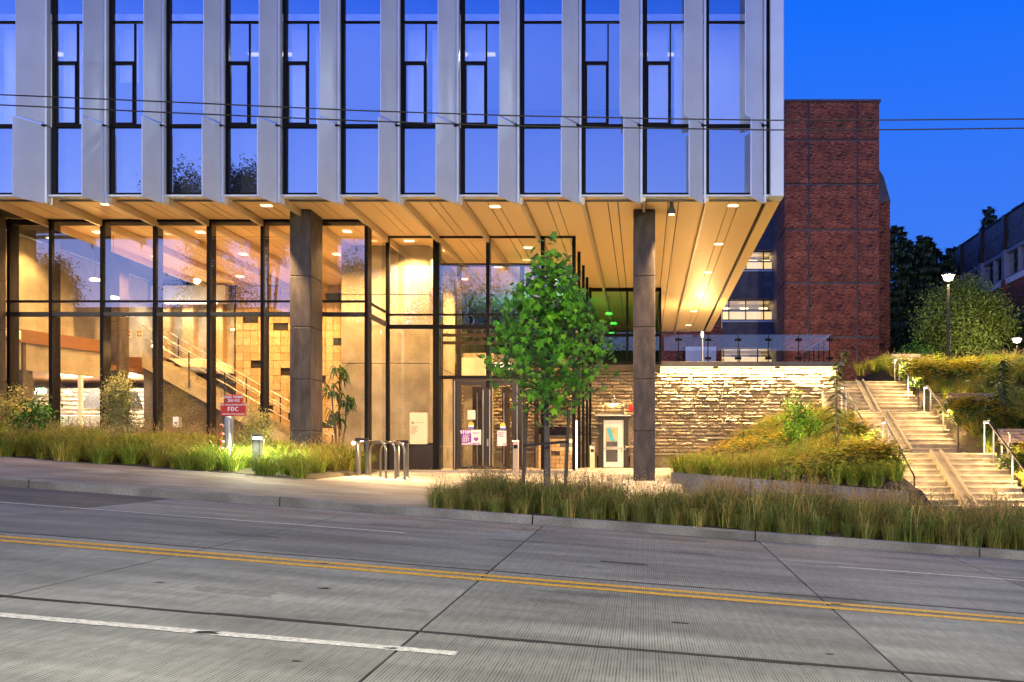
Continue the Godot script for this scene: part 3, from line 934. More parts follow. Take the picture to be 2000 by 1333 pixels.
	hood.face(PackedVector2Array([Vector2(-19.3, EYE + 1.75), Vector2(-17.5, EYE + 1.75), Vector2(-17.7, EYE + 2.35), Vector2(-18.9, EYE + 2.35)]), -35.0, -35.8)
	put(b, "cafe_hood", hood, M.slate)
	put(b, "cafe_screen", cb(Vector3(-20.9, EYE + 0.7, -33.0), Vector3(-19.2, EYE + 1.75, -33.08), 0.01), std(lin(0.16, 0.34, 0.06), 0.6))
	area(b, Vector3(-18.6, EYE + 2.8, -34.6), Vector3.DOWN, Vector2(2.5, 2.5), 60.0, PALE)
	omni(b, Vector3(-20.6, EYE + 2.4, -36.6), 9.0, PALE, 0.1)  # added fill lights to brighten the stone back wall, no known fixtures
	omni(b, Vector3(-18.4, EYE + 2.4, -36.6), 9.0, PALE, 0.1)
	for xx in [-20.6, -18.4]: put(b, "added_cafe_lamp", bx(Vector3(xx - 0.08, EYE + 2.34, -36.68), Vector3(xx + 0.08, EYE + 2.46, -36.52)), M.lit)  # glowing boxes made up to go with the two added lights
	put(b, "cafe_lamp", bx(Vector3(-19.6, EYE + 2.83, -33.9), Vector3(-17.6, EYE + 2.88, -35.4)), M.lit_white)
	# upper gallery: bright reading room beyond
	for xx in [-18.3, -17.4, -16.3]:
		put(b, "timber_pier", cb(Vector3(xx, gy, -38.6), Vector3(xx + 0.42, SOFFIT - 0.6, -39.0), 0.01), M.wood[2])
	put(b, "bulkhead", bx(Vector3(-18.5, SOFFIT - 0.75, -38.4), Vector3(-15.7, SOFFIT - 0.1, -38.7)), M.white_wall)
	put(b, "strip_lamp", bx(Vector3(-17.8, SOFFIT - 0.83, -38.0), Vector3(-15.9, SOFFIT - 0.78, -38.2)), M.lit_white)
	area(b, Vector3(-17.0, SOFFIT - 0.9, -38.1), Vector3.DOWN, Vector2(2.6, 0.3), 16.0, PALE)
	# slim lobby column
	put(b, "lobby_column", cb(Vector3(PX(204, 33.6), EYE - 0.4, -33.4), Vector3(PX(240, 33.6), SOFFIT, -34.0), 0.02), M.board)
	put(b, "lobby_column", cb(Vector3(PX(24, 30.0), EYE - 0.4, -30.0), Vector3(PX(44, 30.0), EYE + 3.42, -30.5), 0.02), M.board)
	# stair from the gallery down to the lobby
	var s0 := Vector2(-16.9, EYE + 3.55); var s1 := Vector2(-10.2, EYE - 0.30)
	var n := 24
	for i in n:
		var x := lerpf(s0.x, s1.x, i / float(n)); var y := lerpf(s0.y, s1.y, (i + 1) / float(n))
		put(b, "stair_tread", bx(Vector3(x, y - 0.12, -34.55), Vector3(x + (s1.x - s0.x) / n + 0.02, y, -36.2)), M.core)
	for zz in [-34.5, -36.22]:
		var s := Shape.new()
		s.face(PackedVector2Array([Vector2(s0.x, s0.y - 0.45), Vector2(s1.x, s1.y - 0.35), Vector2(s1.x, s1.y + 0.05), Vector2(s0.x, s0.y + 0.05)]), zz + 0.02, zz - 0.02)
		put(b, "stair_stringer", s, M.core)
	var us := Shape.new()
	us.face(PackedVector2Array([Vector2(-16.6, EYE - 0.3), Vector2(-11.2, EYE - 0.3), Vector2(-11.2, EYE - 0.05), Vector2(-16.6, EYE + 2.95)]), -34.7, -34.9)
	put(b, "understair_wall", us, M.dark_core)
	put(b, "understair_wall", bx(Vector3(-16.9, EYE - 0.3, -34.6), Vector3(-16.6, EYE + 3.1, -36.5)), M.dark_core)
	var k := Vector2(s1.x - s0.x, s1.y - s0.y)
	for zz in [-34.43, -36.3]:
		for hgt in [0.98, 0.60]:
			var s := Shape.new()
			s.tube([Vector3(s0.x, s0.y + hgt, zz), Vector3(s1.x, s1.y + hgt, zz)], 0.024 if hgt > 0.9 else 0.018)
			put(b, "stair_handrail", s, M.steel)
		for i in 6:
			var t := 0.06 + i * 0.18
			var q := s0 + k * t
			put(b, "baluster", bx(Vector3(q.x - 0.02, q.y - 0.25, zz - 0.015), Vector3(q.x + 0.02, q.y + 1.0, zz + 0.015)), M.bronze)
	put(b, "stair_rail_pane", sheet(Vector3(s0.x, s0.y + 0.05, -34.46), Vector3(s1.x, s1.y + 0.05, -34.46), Vector3(s1.x, s1.y + 0.85, -34.46), Vector3(s0.x, s0.y + 0.85, -34.46)), M.clear_glass)
	# lamps of the lobby
	for t in [[-15.9, 29.8, 26.0], [-12.9, 29.8, 30.0], [-9.7, 29.8, 26.0], [-12.9, 33.0, 40.0], [-9.9, 33.0, 30.0], [-15.9, 33.4, 40.0], [-14.6, 37.0, 40.0], [-12.2, 37.0, 50.0], [-17.7, 30.6, 22.0], [-8.6, 29.7, 45.0]]:
		ceiling_lamp(b, Vector3(t[0], SOFFIT - 0.02, -t[1]), 0.22, 0.22, t[2], WARM, 72.0)
	for t in [[-16.6, 7.0, -31.0], [-14.35, 4.9, -30.2], [-15.7, 6.35, -30.3]]:
		var s := Shape.new()
		s.tube([Vector3(t[0], t[1] + 0.06, t[2]), Vector3(t[0], SOFFIT, t[2])], 0.006, 0.006, 6)
		var o := put(b, "pendant_lamp", s, M.dark_metal)
		var d := Shape.new()
		d.lathe(Vector3(t[0], t[1], t[2]), [[0.0, 0.0], [0.16, 0.0], [0.17, 0.03], [0.14, 0.06], [0.0, 0.07]], 16)
		put(o, "lamp_shade", d, M.lit)
		omni(o, Vector3(t[0], t[1] - 0.12, t[2]), 1.5, WARM, 0.1)

func stone_variants(count: int, length: float, height: float) -> Array:
	var out := []
	for k in count:
		var s := Shape.new()
		var nx := 9
		var ny := 6
		var g := []
		var lean := rng.randf_range(-0.01, 0.025)
		for i in nx + 1:
			var col := []
			for j in ny + 1:
				var edge := i == 0 or i == nx or j == 0 or j == ny
				var tv := 2.0 * j / ny - 1.0
				var d := 0.012 + 0.085 * sqrt(maxf(0.0, 1.0 - tv * tv * 0.97)) + rng.randf_range(-0.026, 0.026) + lean * (1.0 - 2.0 * j / ny)
				if edge: d = rng.randf_range(0.0, 0.008)
				var py := (j / float(ny) - 0.5) * (height - 0.012) + (rng.randf_range(-0.008, 0.008) if j == ny or j == 0 else 0.0)
				col.append(Vector3((i / float(nx) - 0.5) * (length - 0.012), py, maxf(d, 0.0)))
			g.append(col)
		for i in nx:
			for j in ny:
				s.flat(g[i][j], g[i + 1][j], g[i + 1][j + 1]); s.flat(g[i][j], g[i + 1][j + 1], g[i][j + 1])
		for i in nx:
			s.quad(g[i][ny], g[i + 1][ny], g[i + 1][ny] * Vector3(1, 1, 0) + Vector3(0, 0, -0.06), g[i][ny] * Vector3(1, 1, 0) + Vector3(0, 0, -0.06))
			s.quad(g[i + 1][0], g[i][0], g[i][0] * Vector3(1, 1, 0) + Vector3(0, 0, -0.06), g[i + 1][0] * Vector3(1, 1, 0) + Vector3(0, 0, -0.06))
		for j in ny:
			s.quad(g[nx][j], g[nx][j] * Vector3(1, 1, 0) + Vector3(0, 0, -0.06), g[nx][j + 1] * Vector3(1, 1, 0) + Vector3(0, 0, -0.06), g[nx][j + 1])
			s.quad(g[0][j] * Vector3(1, 1, 0) + Vector3(0, 0, -0.06), g[0][j], g[0][j + 1], g[0][j + 1] * Vector3(1, 1, 0) + Vector3(0, 0, -0.06))
		out.append(s.mesh())
	return out

func lettering(parent: Node3D, text: String, at: Vector3, height: float, m: Material, bold := true, called := "lettering") -> void:
	var t := TextMesh.new()
	var f := SystemFont.new()
	f.font_names = PackedStringArray(["Droid Sans"])
	f.font_weight = 700 if bold else 400
	t.font = f
	t.text = text
	t.font_size = 64
	t.pixel_size = height / 46.0
	t.depth = 0.004
	t.curve_step = 2.0
	put(parent, called, t, m, Transform3D(Basis(), at))

func entrance(b: Node3D) -> void:
	var z := 30.4
	var yb := EYE - 0.30
	var mx := [757.0, 852.0, 953.0, 1060.0, 1121.0]
	var yt1 := PY(638, z); var yt2 := PY(615, z); var yd := PY(738, z); var ys := PY(868, z)
	for i in mx.size():
		var x := PX(mx[i], z)
		var w := 0.05 if i != 1 else 0.09
		var y0 := yb if i in [0, 1, 3, 4] else yd
		put(b, "mullion", bx(Vector3(x - w, y0 - 0.3, -z + 0.05), Vector3(x + w, SOFFIT + 0.02, -z - (0.3 if i in [1, 2, 3] else 0.1))), M.dark_metal)
		if i == mx.size() - 1: break
		var x1 := PX(mx[i + 1], z)
		glazing(b, Vector3(x + w, 0, -z), Vector3(x1 - 0.05, 0, -z), ys if i == 0 else (yd if i == 1 or i == 2 else yb), SOFFIT, [yt1, yt2] if i in [0, 1, 2] else [yd, yt1, yt2], M.lobby_glass)
		put(b, "transom", cb(Vector3(x + w, yt1 - 0.07, -z + 0.05), Vector3(x1 - 0.05, yt1 + 0.05, -z - 0.1)), M.dark_metal)
		put(b, "transom", bx(Vector3(x + w, yt2 - 0.025, -z + 0.04), Vector3(x1 - 0.05, yt2 + 0.025, -z - 0.1)), M.dark_metal)
		if i > 0:
			put(b, "transom", bx(Vector3(x + w, yd - 0.04, -z + 0.045), Vector3(x1 - 0.05, yd + 0.04, -z - 0.1)), M.dark_metal)
		put(b, "head_frame", bx(Vector3(x + w, SOFFIT - 0.05, -z + 0.045), Vector3(x1 - 0.05, SOFFIT, -z - 0.05)), M.dark_metal)
	put(b, "plinth", cb(Vector3(PX(757, z), yb - 0.3, -z + 0.04), Vector3(PX(848, z), ys, -z - 0.2)), M.bronze)
	put(b, "sill", bx(Vector3(PX(757, z), ys, -z + 0.06), Vector3(PX(848, z), ys + 0.03, -z - 0.06)), M.dark_metal)
	# side light, jambs and the pair of doors
	var jambs := [[885.0, 892.0], [1001.0, 1020.0]]
	glazing(b, Vector3(PX(858, z), 0, -z), Vector3(PX(885, z), 0, -z), yb, yd, [], M.lobby_glass)
	glazing(b, Vector3(PX(1020, z), 0, -z), Vector3(PX(1056, z), 0, -z), yb, yd, [], M.lobby_glass)
	for t in jambs:
		put(b, "door_jamb", bx(Vector3(PX(t[0], z), yb - 0.1, -z + 0.06), Vector3(PX(t[1], z), yd - 0.04, -z - 0.12)), M.bronze)
	put(b, "door_head", bx(Vector3(PX(892, z), PY(745, z), -z + 0.06), Vector3(PX(1001, z), yd - 0.04, -z - 0.12)), M.bronze)
	for t in [[893.0, 901.0, 942.0, 950.5, 944.5], [951.5, 961.0, 1000.0, 1003.0, 957.5]]:
		var f := Shape.new()
		var yt := PY(746, z); var gt := PY(753.5, z); var gb := PY(912, z)
		f.box(Vector3(PX(t[0], z), yb, -z + 0.03), Vector3(PX(t[1], z), yt, -z - 0.03))
		f.box(Vector3(PX(t[2], z), yb, -z + 0.03), Vector3(PX(t[3], z), yt, -z - 0.03))
		f.box(Vector3(PX(t[1], z), gt, -z + 0.028), Vector3(PX(t[2], z), yt, -z - 0.028))
		f.box(Vector3(PX(t[1], z), yb, -z + 0.028), Vector3(PX(t[2], z), gb, -z - 0.028))
		var d := put(b, "door", f, M.bronze)
		put(d, "pane", sheet(Vector3(PX(t[1], z), gb, -z), Vector3(PX(t[2], z), gb, -z), Vector3(PX(t[2], z), gt, -z), Vector3(PX(t[1], z), gt, -z)), M.clear_glass)
		var h := Shape.new()
		var hx := PX(t[4], z)
		h.tube([Vector3(hx, PY(910, z), -z + 0.11), Vector3(hx, PY(762, z), -z + 0.11)], 0.016)
		h.tube([Vector3(hx, PY(900, z), -z + 0.11), Vector3(hx, PY(900, z), -z + 0.02)], 0.01)
		h.tube([Vector3(hx, PY(775, z), -z + 0.11), Vector3(hx, PY(775, z), -z + 0.02)], 0.01)
		put(d, "handle", h, M.steel)
	var pull := Shape.new()
	for px in [889.0, 1011.0]:
		pull = Shape.new()
		pull.tube([Vector3(PX(px, z), PY(925, z), -z + 0.12), Vector3(PX(px, z), PY(745, z), -z + 0.12)], 0.016)
		put(b, "pull_bar", pull, M.steel)
	var lockp := cb(Vector3(PX(951.0, z), PY(872, z), -z + 0.03), Vector3(PX(954.5, z), PY(858, z), -z + 0.045), 0.005)
	put(b, "door_lock", lockp, M.steel)
	lettering(b, "3980", Vector3(PX(986, z), PY(716, z), -z + 0.03), 0.22, M.blind, false, "house_number")
	# inner lobby screen and doors
	var zi := 33.6
	for px in [861.0, 897.0, 955.0, 1020.0, 1048.0]:
		put(b, "inner_mullion", bx(Vector3(PX(px, zi) - 0.07, yb, -zi + 0.05), Vector3(PX(px, zi) + 0.07, PY(517, zi), -zi - 0.05)), M.bronze)
	for py in [518.0, 655.0, 670.0, 737.0]:
		put(b, "inner_transom", bx(Vector3(PX(862, zi), PY(py, zi) - 0.05, -zi + 0.045), Vector3(PX(1048, zi), PY(py, zi) + 0.05, -zi - 0.045)), M.bronze)
	put(b, "inner_screen_pane", sheet(Vector3(PX(864, zi), yb, -zi), Vector3(PX(1048, zi), yb, -zi), Vector3(PX(1048, zi), PY(517, zi), -zi), Vector3(PX(864, zi), PY(517, zi), -zi)), M.clear_glass)
	for t in [[923.0, 935.0], [935.5, 946.0], [981.0, 990.0], [990.5, 996.0]]:
		put(b, "inner_door_stile", bx(Vector3(PX(t[0], zi), yb, -zi + 0.03), Vector3(PX(t[1], zi), PY(756, zi), -zi - 0.03)), M.bronze)
	for px in [933.0, 985.0]:
		var s := Shape.new()
		s.tube([Vector3(PX(px, zi), PY(908, zi), -zi + 0.1), Vector3(PX(px, zi), PY(768, zi), -zi + 0.1)], 0.016)
		put(b, "inner_pull_bar", s, M.steel)
	put(b, "inner_wall", bx(Vector3(PX(905, 36.5), yb, -36.5), Vector3(PX(962, 36.5), PY(690, 36.5), -36.7)), M.core)
	put(b, "inner_wall", bx(Vector3(PX(898, 36.0), PY(742, 36.0), -35.8), Vector3(PX(950, 36.0), PY(700, 36.0), -36.2)), M.white_wall)
	put(b, "bridge", bx(Vector3(-7.3, EYE + 3.45, -37.2), Vector3(-2.2, EYE + 3.8, -38.8)), M.slate)
	put(b, "bridge_rail", sheet(Vector3(-7.3, EYE + 3.8, -37.2), Vector3(-2.2, EYE + 3.8, -37.2), Vector3(-2.2, EYE + 4.8, -37.2), Vector3(-7.3, EYE + 4.8, -37.2)), M.clear_glass)
	# box of timber blocks with small windows, beside the doors
	var zt := 33.0
	var bx0 := PX(1052, zt); var bw := (PX(1118, zt) - bx0) / 8.0
	var bt := PY(850, zt)
	put(b, "block_box", bx(Vector3(bx0, yb, -zt - 0.04), Vector3(bx0 + 8 * bw, bt, -zt - 0.9)), M.dark_core)
	put(b, "block_box_fascia", bx(Vector3(bx0, bt + 0.02, -zt), Vector3(bx0 + 6.6 * bw, PY(834, zt), -zt - 0.9)), M.dark_metal)
	var bm := cb(Vector3(-bw / 2 + 0.006, -bw / 2 + 0.006, -0.04), Vector3(bw / 2 - 0.006, bw / 2 - 0.006, 0.02), 0.006).mesh()
	var rows := int((bt - yb) / bw)
	for i in 8:
		for j in rows:
			if [[3, 7], [4, 7], [3, 8], [4, 8], [0, 6], [1, 6], [5, 5], [6, 5], [7, 5], [3, 3], [4, 3]].has([i, j]):
				put(b, "block_box_pane", sheet(Vector3(bx0 + i * bw, yb + j * bw, -zt - 0.03), Vector3(bx0 + (i + 1) * bw, yb + j * bw, -zt - 0.03), Vector3(bx0 + (i + 1) * bw, yb + (j + 1) * bw, -zt - 0.03), Vector3(bx0 + i * bw, yb + (j + 1) * bw, -zt - 0.03)), M.clear_glass)
				continue
			put(b, "block", bm, M.wood[rng.randi() % 3], Transform3D(Basis(), Vector3(bx0 + (i + 0.5) * bw, yb + (j + 0.5) * bw, -zt)))
	put(b, "tall_lamp", bx(Vector3(PX(1121, 33.2), PY(918, 33.2), -33.2), Vector3(PX(1127, 33.2), PY(822, 33.2), -33.3)), M.lit)
	omni(b, Vector3(PX(1124, 33.0), PY(868, 33.0), -32.9), 1.0, PALE, 0.15)
	# side of the entrance hall, running back to the terrace wall
	var xs := -2.05
	glazing(b, Vector3(xs, 0, -z - 0.05), Vector3(xs, 0, -39.5), yb, SOFFIT, [EYE + 3.75], M.clear_glass)
	for zz in [32.7, 35.0, 37.3, 39.5]:
		put(b, "mullion", bx(Vector3(xs - 0.06, yb, -zz + 0.04), Vector3(xs + 0.04, SOFFIT, -zz - 0.04)), M.dark_metal)
	put(b, "transom", bx(Vector3(xs - 0.06, EYE + 3.7, -z), Vector3(xs + 0.04, EYE + 3.9, -39.5)), M.dark_metal)
	for t in [[-7.1, 31.0, 40.0], [-6.2, 32.4, 36.0], [-3.6, 32.0, 55.0], [-5.0, 35.2, 90.0], [-3.2, 37.6, 80.0], [-6.6, 37.6, 60.0]]:
		ceiling_lamp(b, Vector3(t[0], SOFFIT - 0.02, -t[1]), 0.28, 0.14, t[2], WARM, 66.0)
	# upper room over the terrace, lit green
	var zr := 39.6
	var yl := PY(712, zr)
	for t in [[-2.05, -0.62], [-0.62, 0.66]]:
		put(b, "upper_room_pane", sheet(Vector3(t[0] + 0.04, yl, -zr), Vector3(t[1] - 0.04, yl, -zr), Vector3(t[1] - 0.04, SOFFIT, -zr), Vector3(t[0] + 0.04, SOFFIT, -zr)), M.clear_glass)
		put(b, "mullion", bx(Vector3(t[1] - 0.05, yl, -zr + 0.05), Vector3(t[1] + 0.03, SOFFIT, -zr - 0.2)), M.dark_metal)
	for y in [yl + 0.05, PY(655, zr), SOFFIT - 0.06]:
		put(b, "transom", bx(Vector3(-2.05, y - 0.06, -zr + 0.04), Vector3(0.62, y + 0.06, -zr - 0.15)), M.dark_metal)
	put(b, "upper_room_floor", bx(Vector3(-8.0, yl - 0.25, -zr + 0.0), Vector3(0.66, yl, -52.0)), M.dark_core)
	put(b, "upper_room_wall", bx(Vector3(-8.0, yl, -51.8), Vector3(0.66, SOFFIT, -52.0)), M.dark_core)
	put(b, "upper_room_wall", bx(Vector3(0.6, yl, -40.3), Vector3(0.7, SOFFIT, -52.0)), M.dark_metal)
	put(b, "upper_room_wall", bx(Vector3(-8.1, yl, -40.3), Vector3(-8.0, SOFFIT, -52.0)), M.dark_core)
	var gi := 0
	for t in [[-1.4, 41.5], [-0.2, 41.5], [-1.3, 44.5], [-0.1, 44.5], [-1.5, 48.0], [-0.3, 48.0], [-5.0, 43.0], [-6.4, 44.5], [-3.4, 42.6]]:
		var s := Shape.new()
		s.lathe(Vector3(t[0], SOFFIT - 0.75, -t[1]), [[0.0, 0.0], [0.16, 0.0], [0.12, 0.07], [0.0, 0.09]], 12)
		var gl2 := put(b, "green_lamp", s, M.lit_green)
		s = Shape.new()
		s.tube([Vector3(t[0], SOFFIT - 0.66, -t[1]), Vector3(t[0], SOFFIT, -t[1])], 0.008, -1, 6)
		put(gl2, "stem", s, M.black)
		if gi % 2 == 0: omni(b, Vector3(t[0], SOFFIT - 1.0, -t[1]), 0.08 if t[0] > -2.0 else 1.6, lin(0.05, 1.0, 0.12), 0.12)
		gi += 1

# ---- terrace and garden steps -------------------------------------------------------------------------------------
func terrace() -> void:
	var t := thing("terrace_wall", "long rough split stone wall lit from its top edge, carrying a glass railed terrace", "wall", Vector3(2.8, 1.2, -40.0))
	var z := 40.0
	var top := PY(719, z)
	var xe := 7.62
	put(t, "wall_core", bx(Vector3(-8.0, 0.3, -z - 0.05), Vector3(xe, top, -z - 0.6)), M.stone[1])
	put(t, "wall_core", bx(Vector3(xe - 0.6, 0.3, -z - 0.6), Vector3(xe, top, -47.0)), M.stone[1])
	put(t, "coping", cb(Vector3(-2.05, top + 0.02, -z + 0.42), Vector3(xe + 0.12, top + 0.21, -z - 0.7), 0.015), M.slate)
	put(t, "coping", cb(Vector3(xe - 0.62, top + 0.02, -z - 0.71), Vector3(xe + 0.12, top + 0.21, -47.2), 0.015), M.slate)
	put(t, "terrace_floor", bx(Vector3(-2.0, top, -z - 0.72), Vector3(xe - 0.63, top + 0.16, -62.0)), M.plaza)
	# stepped base of smooth board-marked concrete with a projecting ledge
	var ledge := [[-8.0, -1.86, 0.30], [-1.86, PX(1166, z), 0.30], [PX(1230, z), PX(1374, z), 0.22], [PX(1374, z), PX(1507, z), 0.84], [PX(1507, z), xe, 1.48]]
	for e in ledge:
		put(t, "base_wall", cb(Vector3(e[0] + 0.004, 0.3, -z + 0.03), Vector3(e[1] - 0.004, EYE + e[2] - 0.06, -z - 0.04), 0.008), M.boarded)
		put(t, "ledge", cb(Vector3(e[0] + 0.004, EYE + e[2] - 0.06, -z + 0.11), Vector3(e[1] - 0.004, EYE + e[2], -z - 0.04), 0.008), M.core)
	# split stone courses
	var sm := stone_variants(12, 0.6, 0.132)
	var course := 0.132
	var parts := 0
	var rest := []
	var j := 0
	var y := top - course / 2
	while y > EYE - 0.4:
		var x := -8.0 + (0.21 * (j % 4)) - 0.6
		while x < xe:
			var L := rng.randf_range(0.36, 0.9)
			var x1 := minf(x + L, xe)
			var m := (x + x1) / 2
			var base := -9.0
			for e in ledge:
				if m > e[0] and m < e[1]: base = EYE + e[2]
			var doorway := m > PX(1160, z) and m < PX(1236, z) and y < PY(808, z)
			if x1 - x > 0.12 and x > -8.1 and y - course * 0.4 > base and not doorway:
				var xf := Transform3D(Basis().scaled(Vector3((x1 - x) / 0.6, 1.0, rng.randf_range(0.6, 1.35))), Vector3(m, y, -z + rng.randf_range(-0.02, 0.03)))
				if m > -2.1 and parts < 300:
					put(t, "stone", sm[rng.randi() % 12], M.stone[rng.randi() % 3], xf)
					parts += 1
				else:
					rest.append(xf)
			x = x1 if x1 < xe else xe + 1
		y -= course
		j += 1
	for k in 3:
		var mi := MultiMeshInstance3D.new()
		mi.name = numbered(t, "stone_facing")
		var mm := MultiMesh.new()
		mm.transform_format = MultiMesh.TRANSFORM_3D
		mm.mesh = sm[k * 4]
		var mine := []
		for i in rest.size():
			if i % 3 == k: mine.append(rest[i])
		mm.instance_count = mine.size()
		for i in mine.size(): mm.set_instance_transform(i, Transform3D(Basis(), -t.position) * mine[i])
		mi.multimesh = mm
		mi.material_override = M.stone[k]
		mi.set_meta("kind", "stuff")
		t.add_child(mi, true)
	# hidden strip lamp under the coping
	for i in 4:
		var xa := -1.9 + i * 2.4
		var o := put(t, "strip_lamp", bx(Vector3(xa, top - 0.005, -z + 0.27), Vector3(xa + 2.2, top + 0.02, -z + 0.32)), M.lit)
		area(o, Vector3(xa + 1.1, top - 0.02, -z + 0.295), Vector3(0, -1, -0.05), Vector2(2.2, 0.04), 62.0, HALO)
	for i in 2:
		var xa := -7.8 + i * 2.9
		var o := put(t, "strip_lamp", bx(Vector3(xa, top - 0.055, -z + 0.30), Vector3(xa + 2.6, top - 0.03, -z + 0.35)), M.lit)
		area(o, Vector3(xa + 1.3, top - 0.07, -z + 0.325), Vector3(0, -1, -0.16), Vector2(2.6, 0.04), 45.0, HALO)
	# door in the stone wall
	var zd := 39.9
	var d := Shape.new()
	var fx := [1169.0, 1227.5]; var fy := [921.0, 816.0]
	d.box(Vector3(PX(fx[0], zd), PY(fy[0], zd), -zd), Vector3(PX(1178.5, zd), PY(fy[1], zd), -zd - 0.2))
	d.box(Vector3(PX(1218.5, zd), PY(fy[0], zd), -zd), Vector3(PX(fx[1], zd), PY(fy[1], zd), -zd - 0.2))
	d.box(Vector3(PX(1178.5, zd), PY(820.5, zd), -zd), Vector3(PX(1218.5, zd), PY(fy[1], zd), -zd - 0.2))
	d.box(Vector3(PX(1178.5, zd), PY(fy[0], zd), -zd), Vector3(PX(1218.5, zd), PY(914, zd), -zd - 0.2))
	var door := put(t, "side_door", d, M.bronze)
	var lf := Shape.new()
	var lx := [1179.0, 1183.5, 1206.5, 1218.0]
	var lz := -zd - 0.05
	lf.box(Vector3(PX(lx[0], zd), PY(913.5, zd), lz), Vector3(PX(lx[1], zd), PY(821, zd), lz - 0.05))
	lf.box(Vector3(PX(lx[2], zd), PY(913.5, zd), lz), Vector3(PX(lx[3], zd), PY(821, zd), lz - 0.05))
	for r in [[913.5, 903.0], [878.5, 873.0], [836.0, 821.0]]:
		lf.box(Vector3(PX(lx[1], zd), PY(r[0], zd), lz), Vector3(PX(lx[2], zd), PY(r[1], zd), lz - 0.05))
	put(door, "door_leaf", lf, M.white)
	put(door, "pane", bx(Vector3(PX(lx[1], zd), PY(903, zd), lz - 0.02), Vector3(PX(lx[2], zd), PY(878.5, zd), lz - 0.03)), M.slate)
	put(door, "pane", bx(Vector3(PX(lx[1], zd), PY(873, zd), lz - 0.02), Vector3(PX(lx[2], zd), PY(836, zd), lz - 0.03)), M.slate)
	var hb := Shape.new()
	hb.tube([Vector3(PX(1181, zd), PY(875.5, zd), lz + 0.07), Vector3(PX(1216, zd), PY(875.5, zd), lz + 0.07)], 0.02)
	hb.tube([Vector3(PX(1214, zd), PY(884, zd), lz + 0.06), Vector3(PX(1214, zd), PY(876, zd), lz + 0.06)], 0.015)
	put(door, "handle", hb, M.steel)
	hb = Shape.new()
	hb.tube([Vector3(PX(1222, zd), PY(880, zd), -zd + 0.06), Vector3(PX(1222, zd), PY(871, zd), -zd + 0.06)], 0.018)
	hb.tube([Vector3(PX(1218, zd), PY(878, zd), -zd + 0.05), Vector3(PX(1222, zd), PY(878, zd), -zd + 0.05)], 0.018)
	put(door, "lever", hb, M.steel)
	put(door, "door_canopy", cb(Vector3(PX(1163, zd), PY(813.5, zd), -zd + 0.16), Vector3(PX(1233, zd), PY(811, zd), -zd - 0.12), 0.006), M.steel)
	put(t, "edge_post", bx(Vector3(PX(1151.5, zd), PY(922, zd), -zd + 0.12), Vector3(PX(1153, zd), PY(760, zd), -zd + 0.04)), M.steel)
	# wall lamp above the door
	var sc := thing("wall_lamp", "shaded wall lamp glowing on the stone above the side door", "lamp", P(1197, 790, 39.8))
	var sh := Shape.new()
	var c := P(1197, 789, 39.72)
	sh.lathe(c, [[0.05, 0.16], [0.07, 0.12], [0.15, 0.0], [0.14, 0.0], [0.06, 0.11]], 14)
	put(sc, "lamp_shade", sh, M.grey_paint)
	var rd := Shape.new()
	for dx in [-0.06, 0.06]: rd.tube([c + Vector3(dx, 0.1, 0), c + Vector3(dx, 0.42, 0), c + Vector3(dx, 0.42, -0.2)], 0.012, -1, 6)
	put(sc, "bracket", rd, M.steel)
	var bl := Shape.new()
	bl.lathe(c + Vector3(0, -0.03, 0), [[0.0, -0.09], [0.06, -0.07], [0.08, 0.0], [0.05, 0.07], [0.0, 0.08]], 12)
	put(sc, "bulb", bl, M.lit_white)
	omni(sc, c + Vector3(0, -0.03, 0), 2.2, HALO, 0.06)
	var bell := thing("fire_bell", "round red alarm bell on the stone wall by the dark column", "alarm bell", P(1234, 797, 39.9))
	var be := Shape.new()
	be.lathe(P(1234, 797, 39.86), [[0.13, -0.06], [0.13, 0.0], [0.10, 0.04], [0.0, 0.06]], 20, Basis(Vector3.RIGHT, PI / 2))
	put(bell, "gong", be, M.red)
	put(bell, "back_box", bx(P(1236, 800, 39.93), P(1240, 806, 39.8) + Vector3(0, 0, 0.02)), M.red)
	balustrade(top + 0.21)

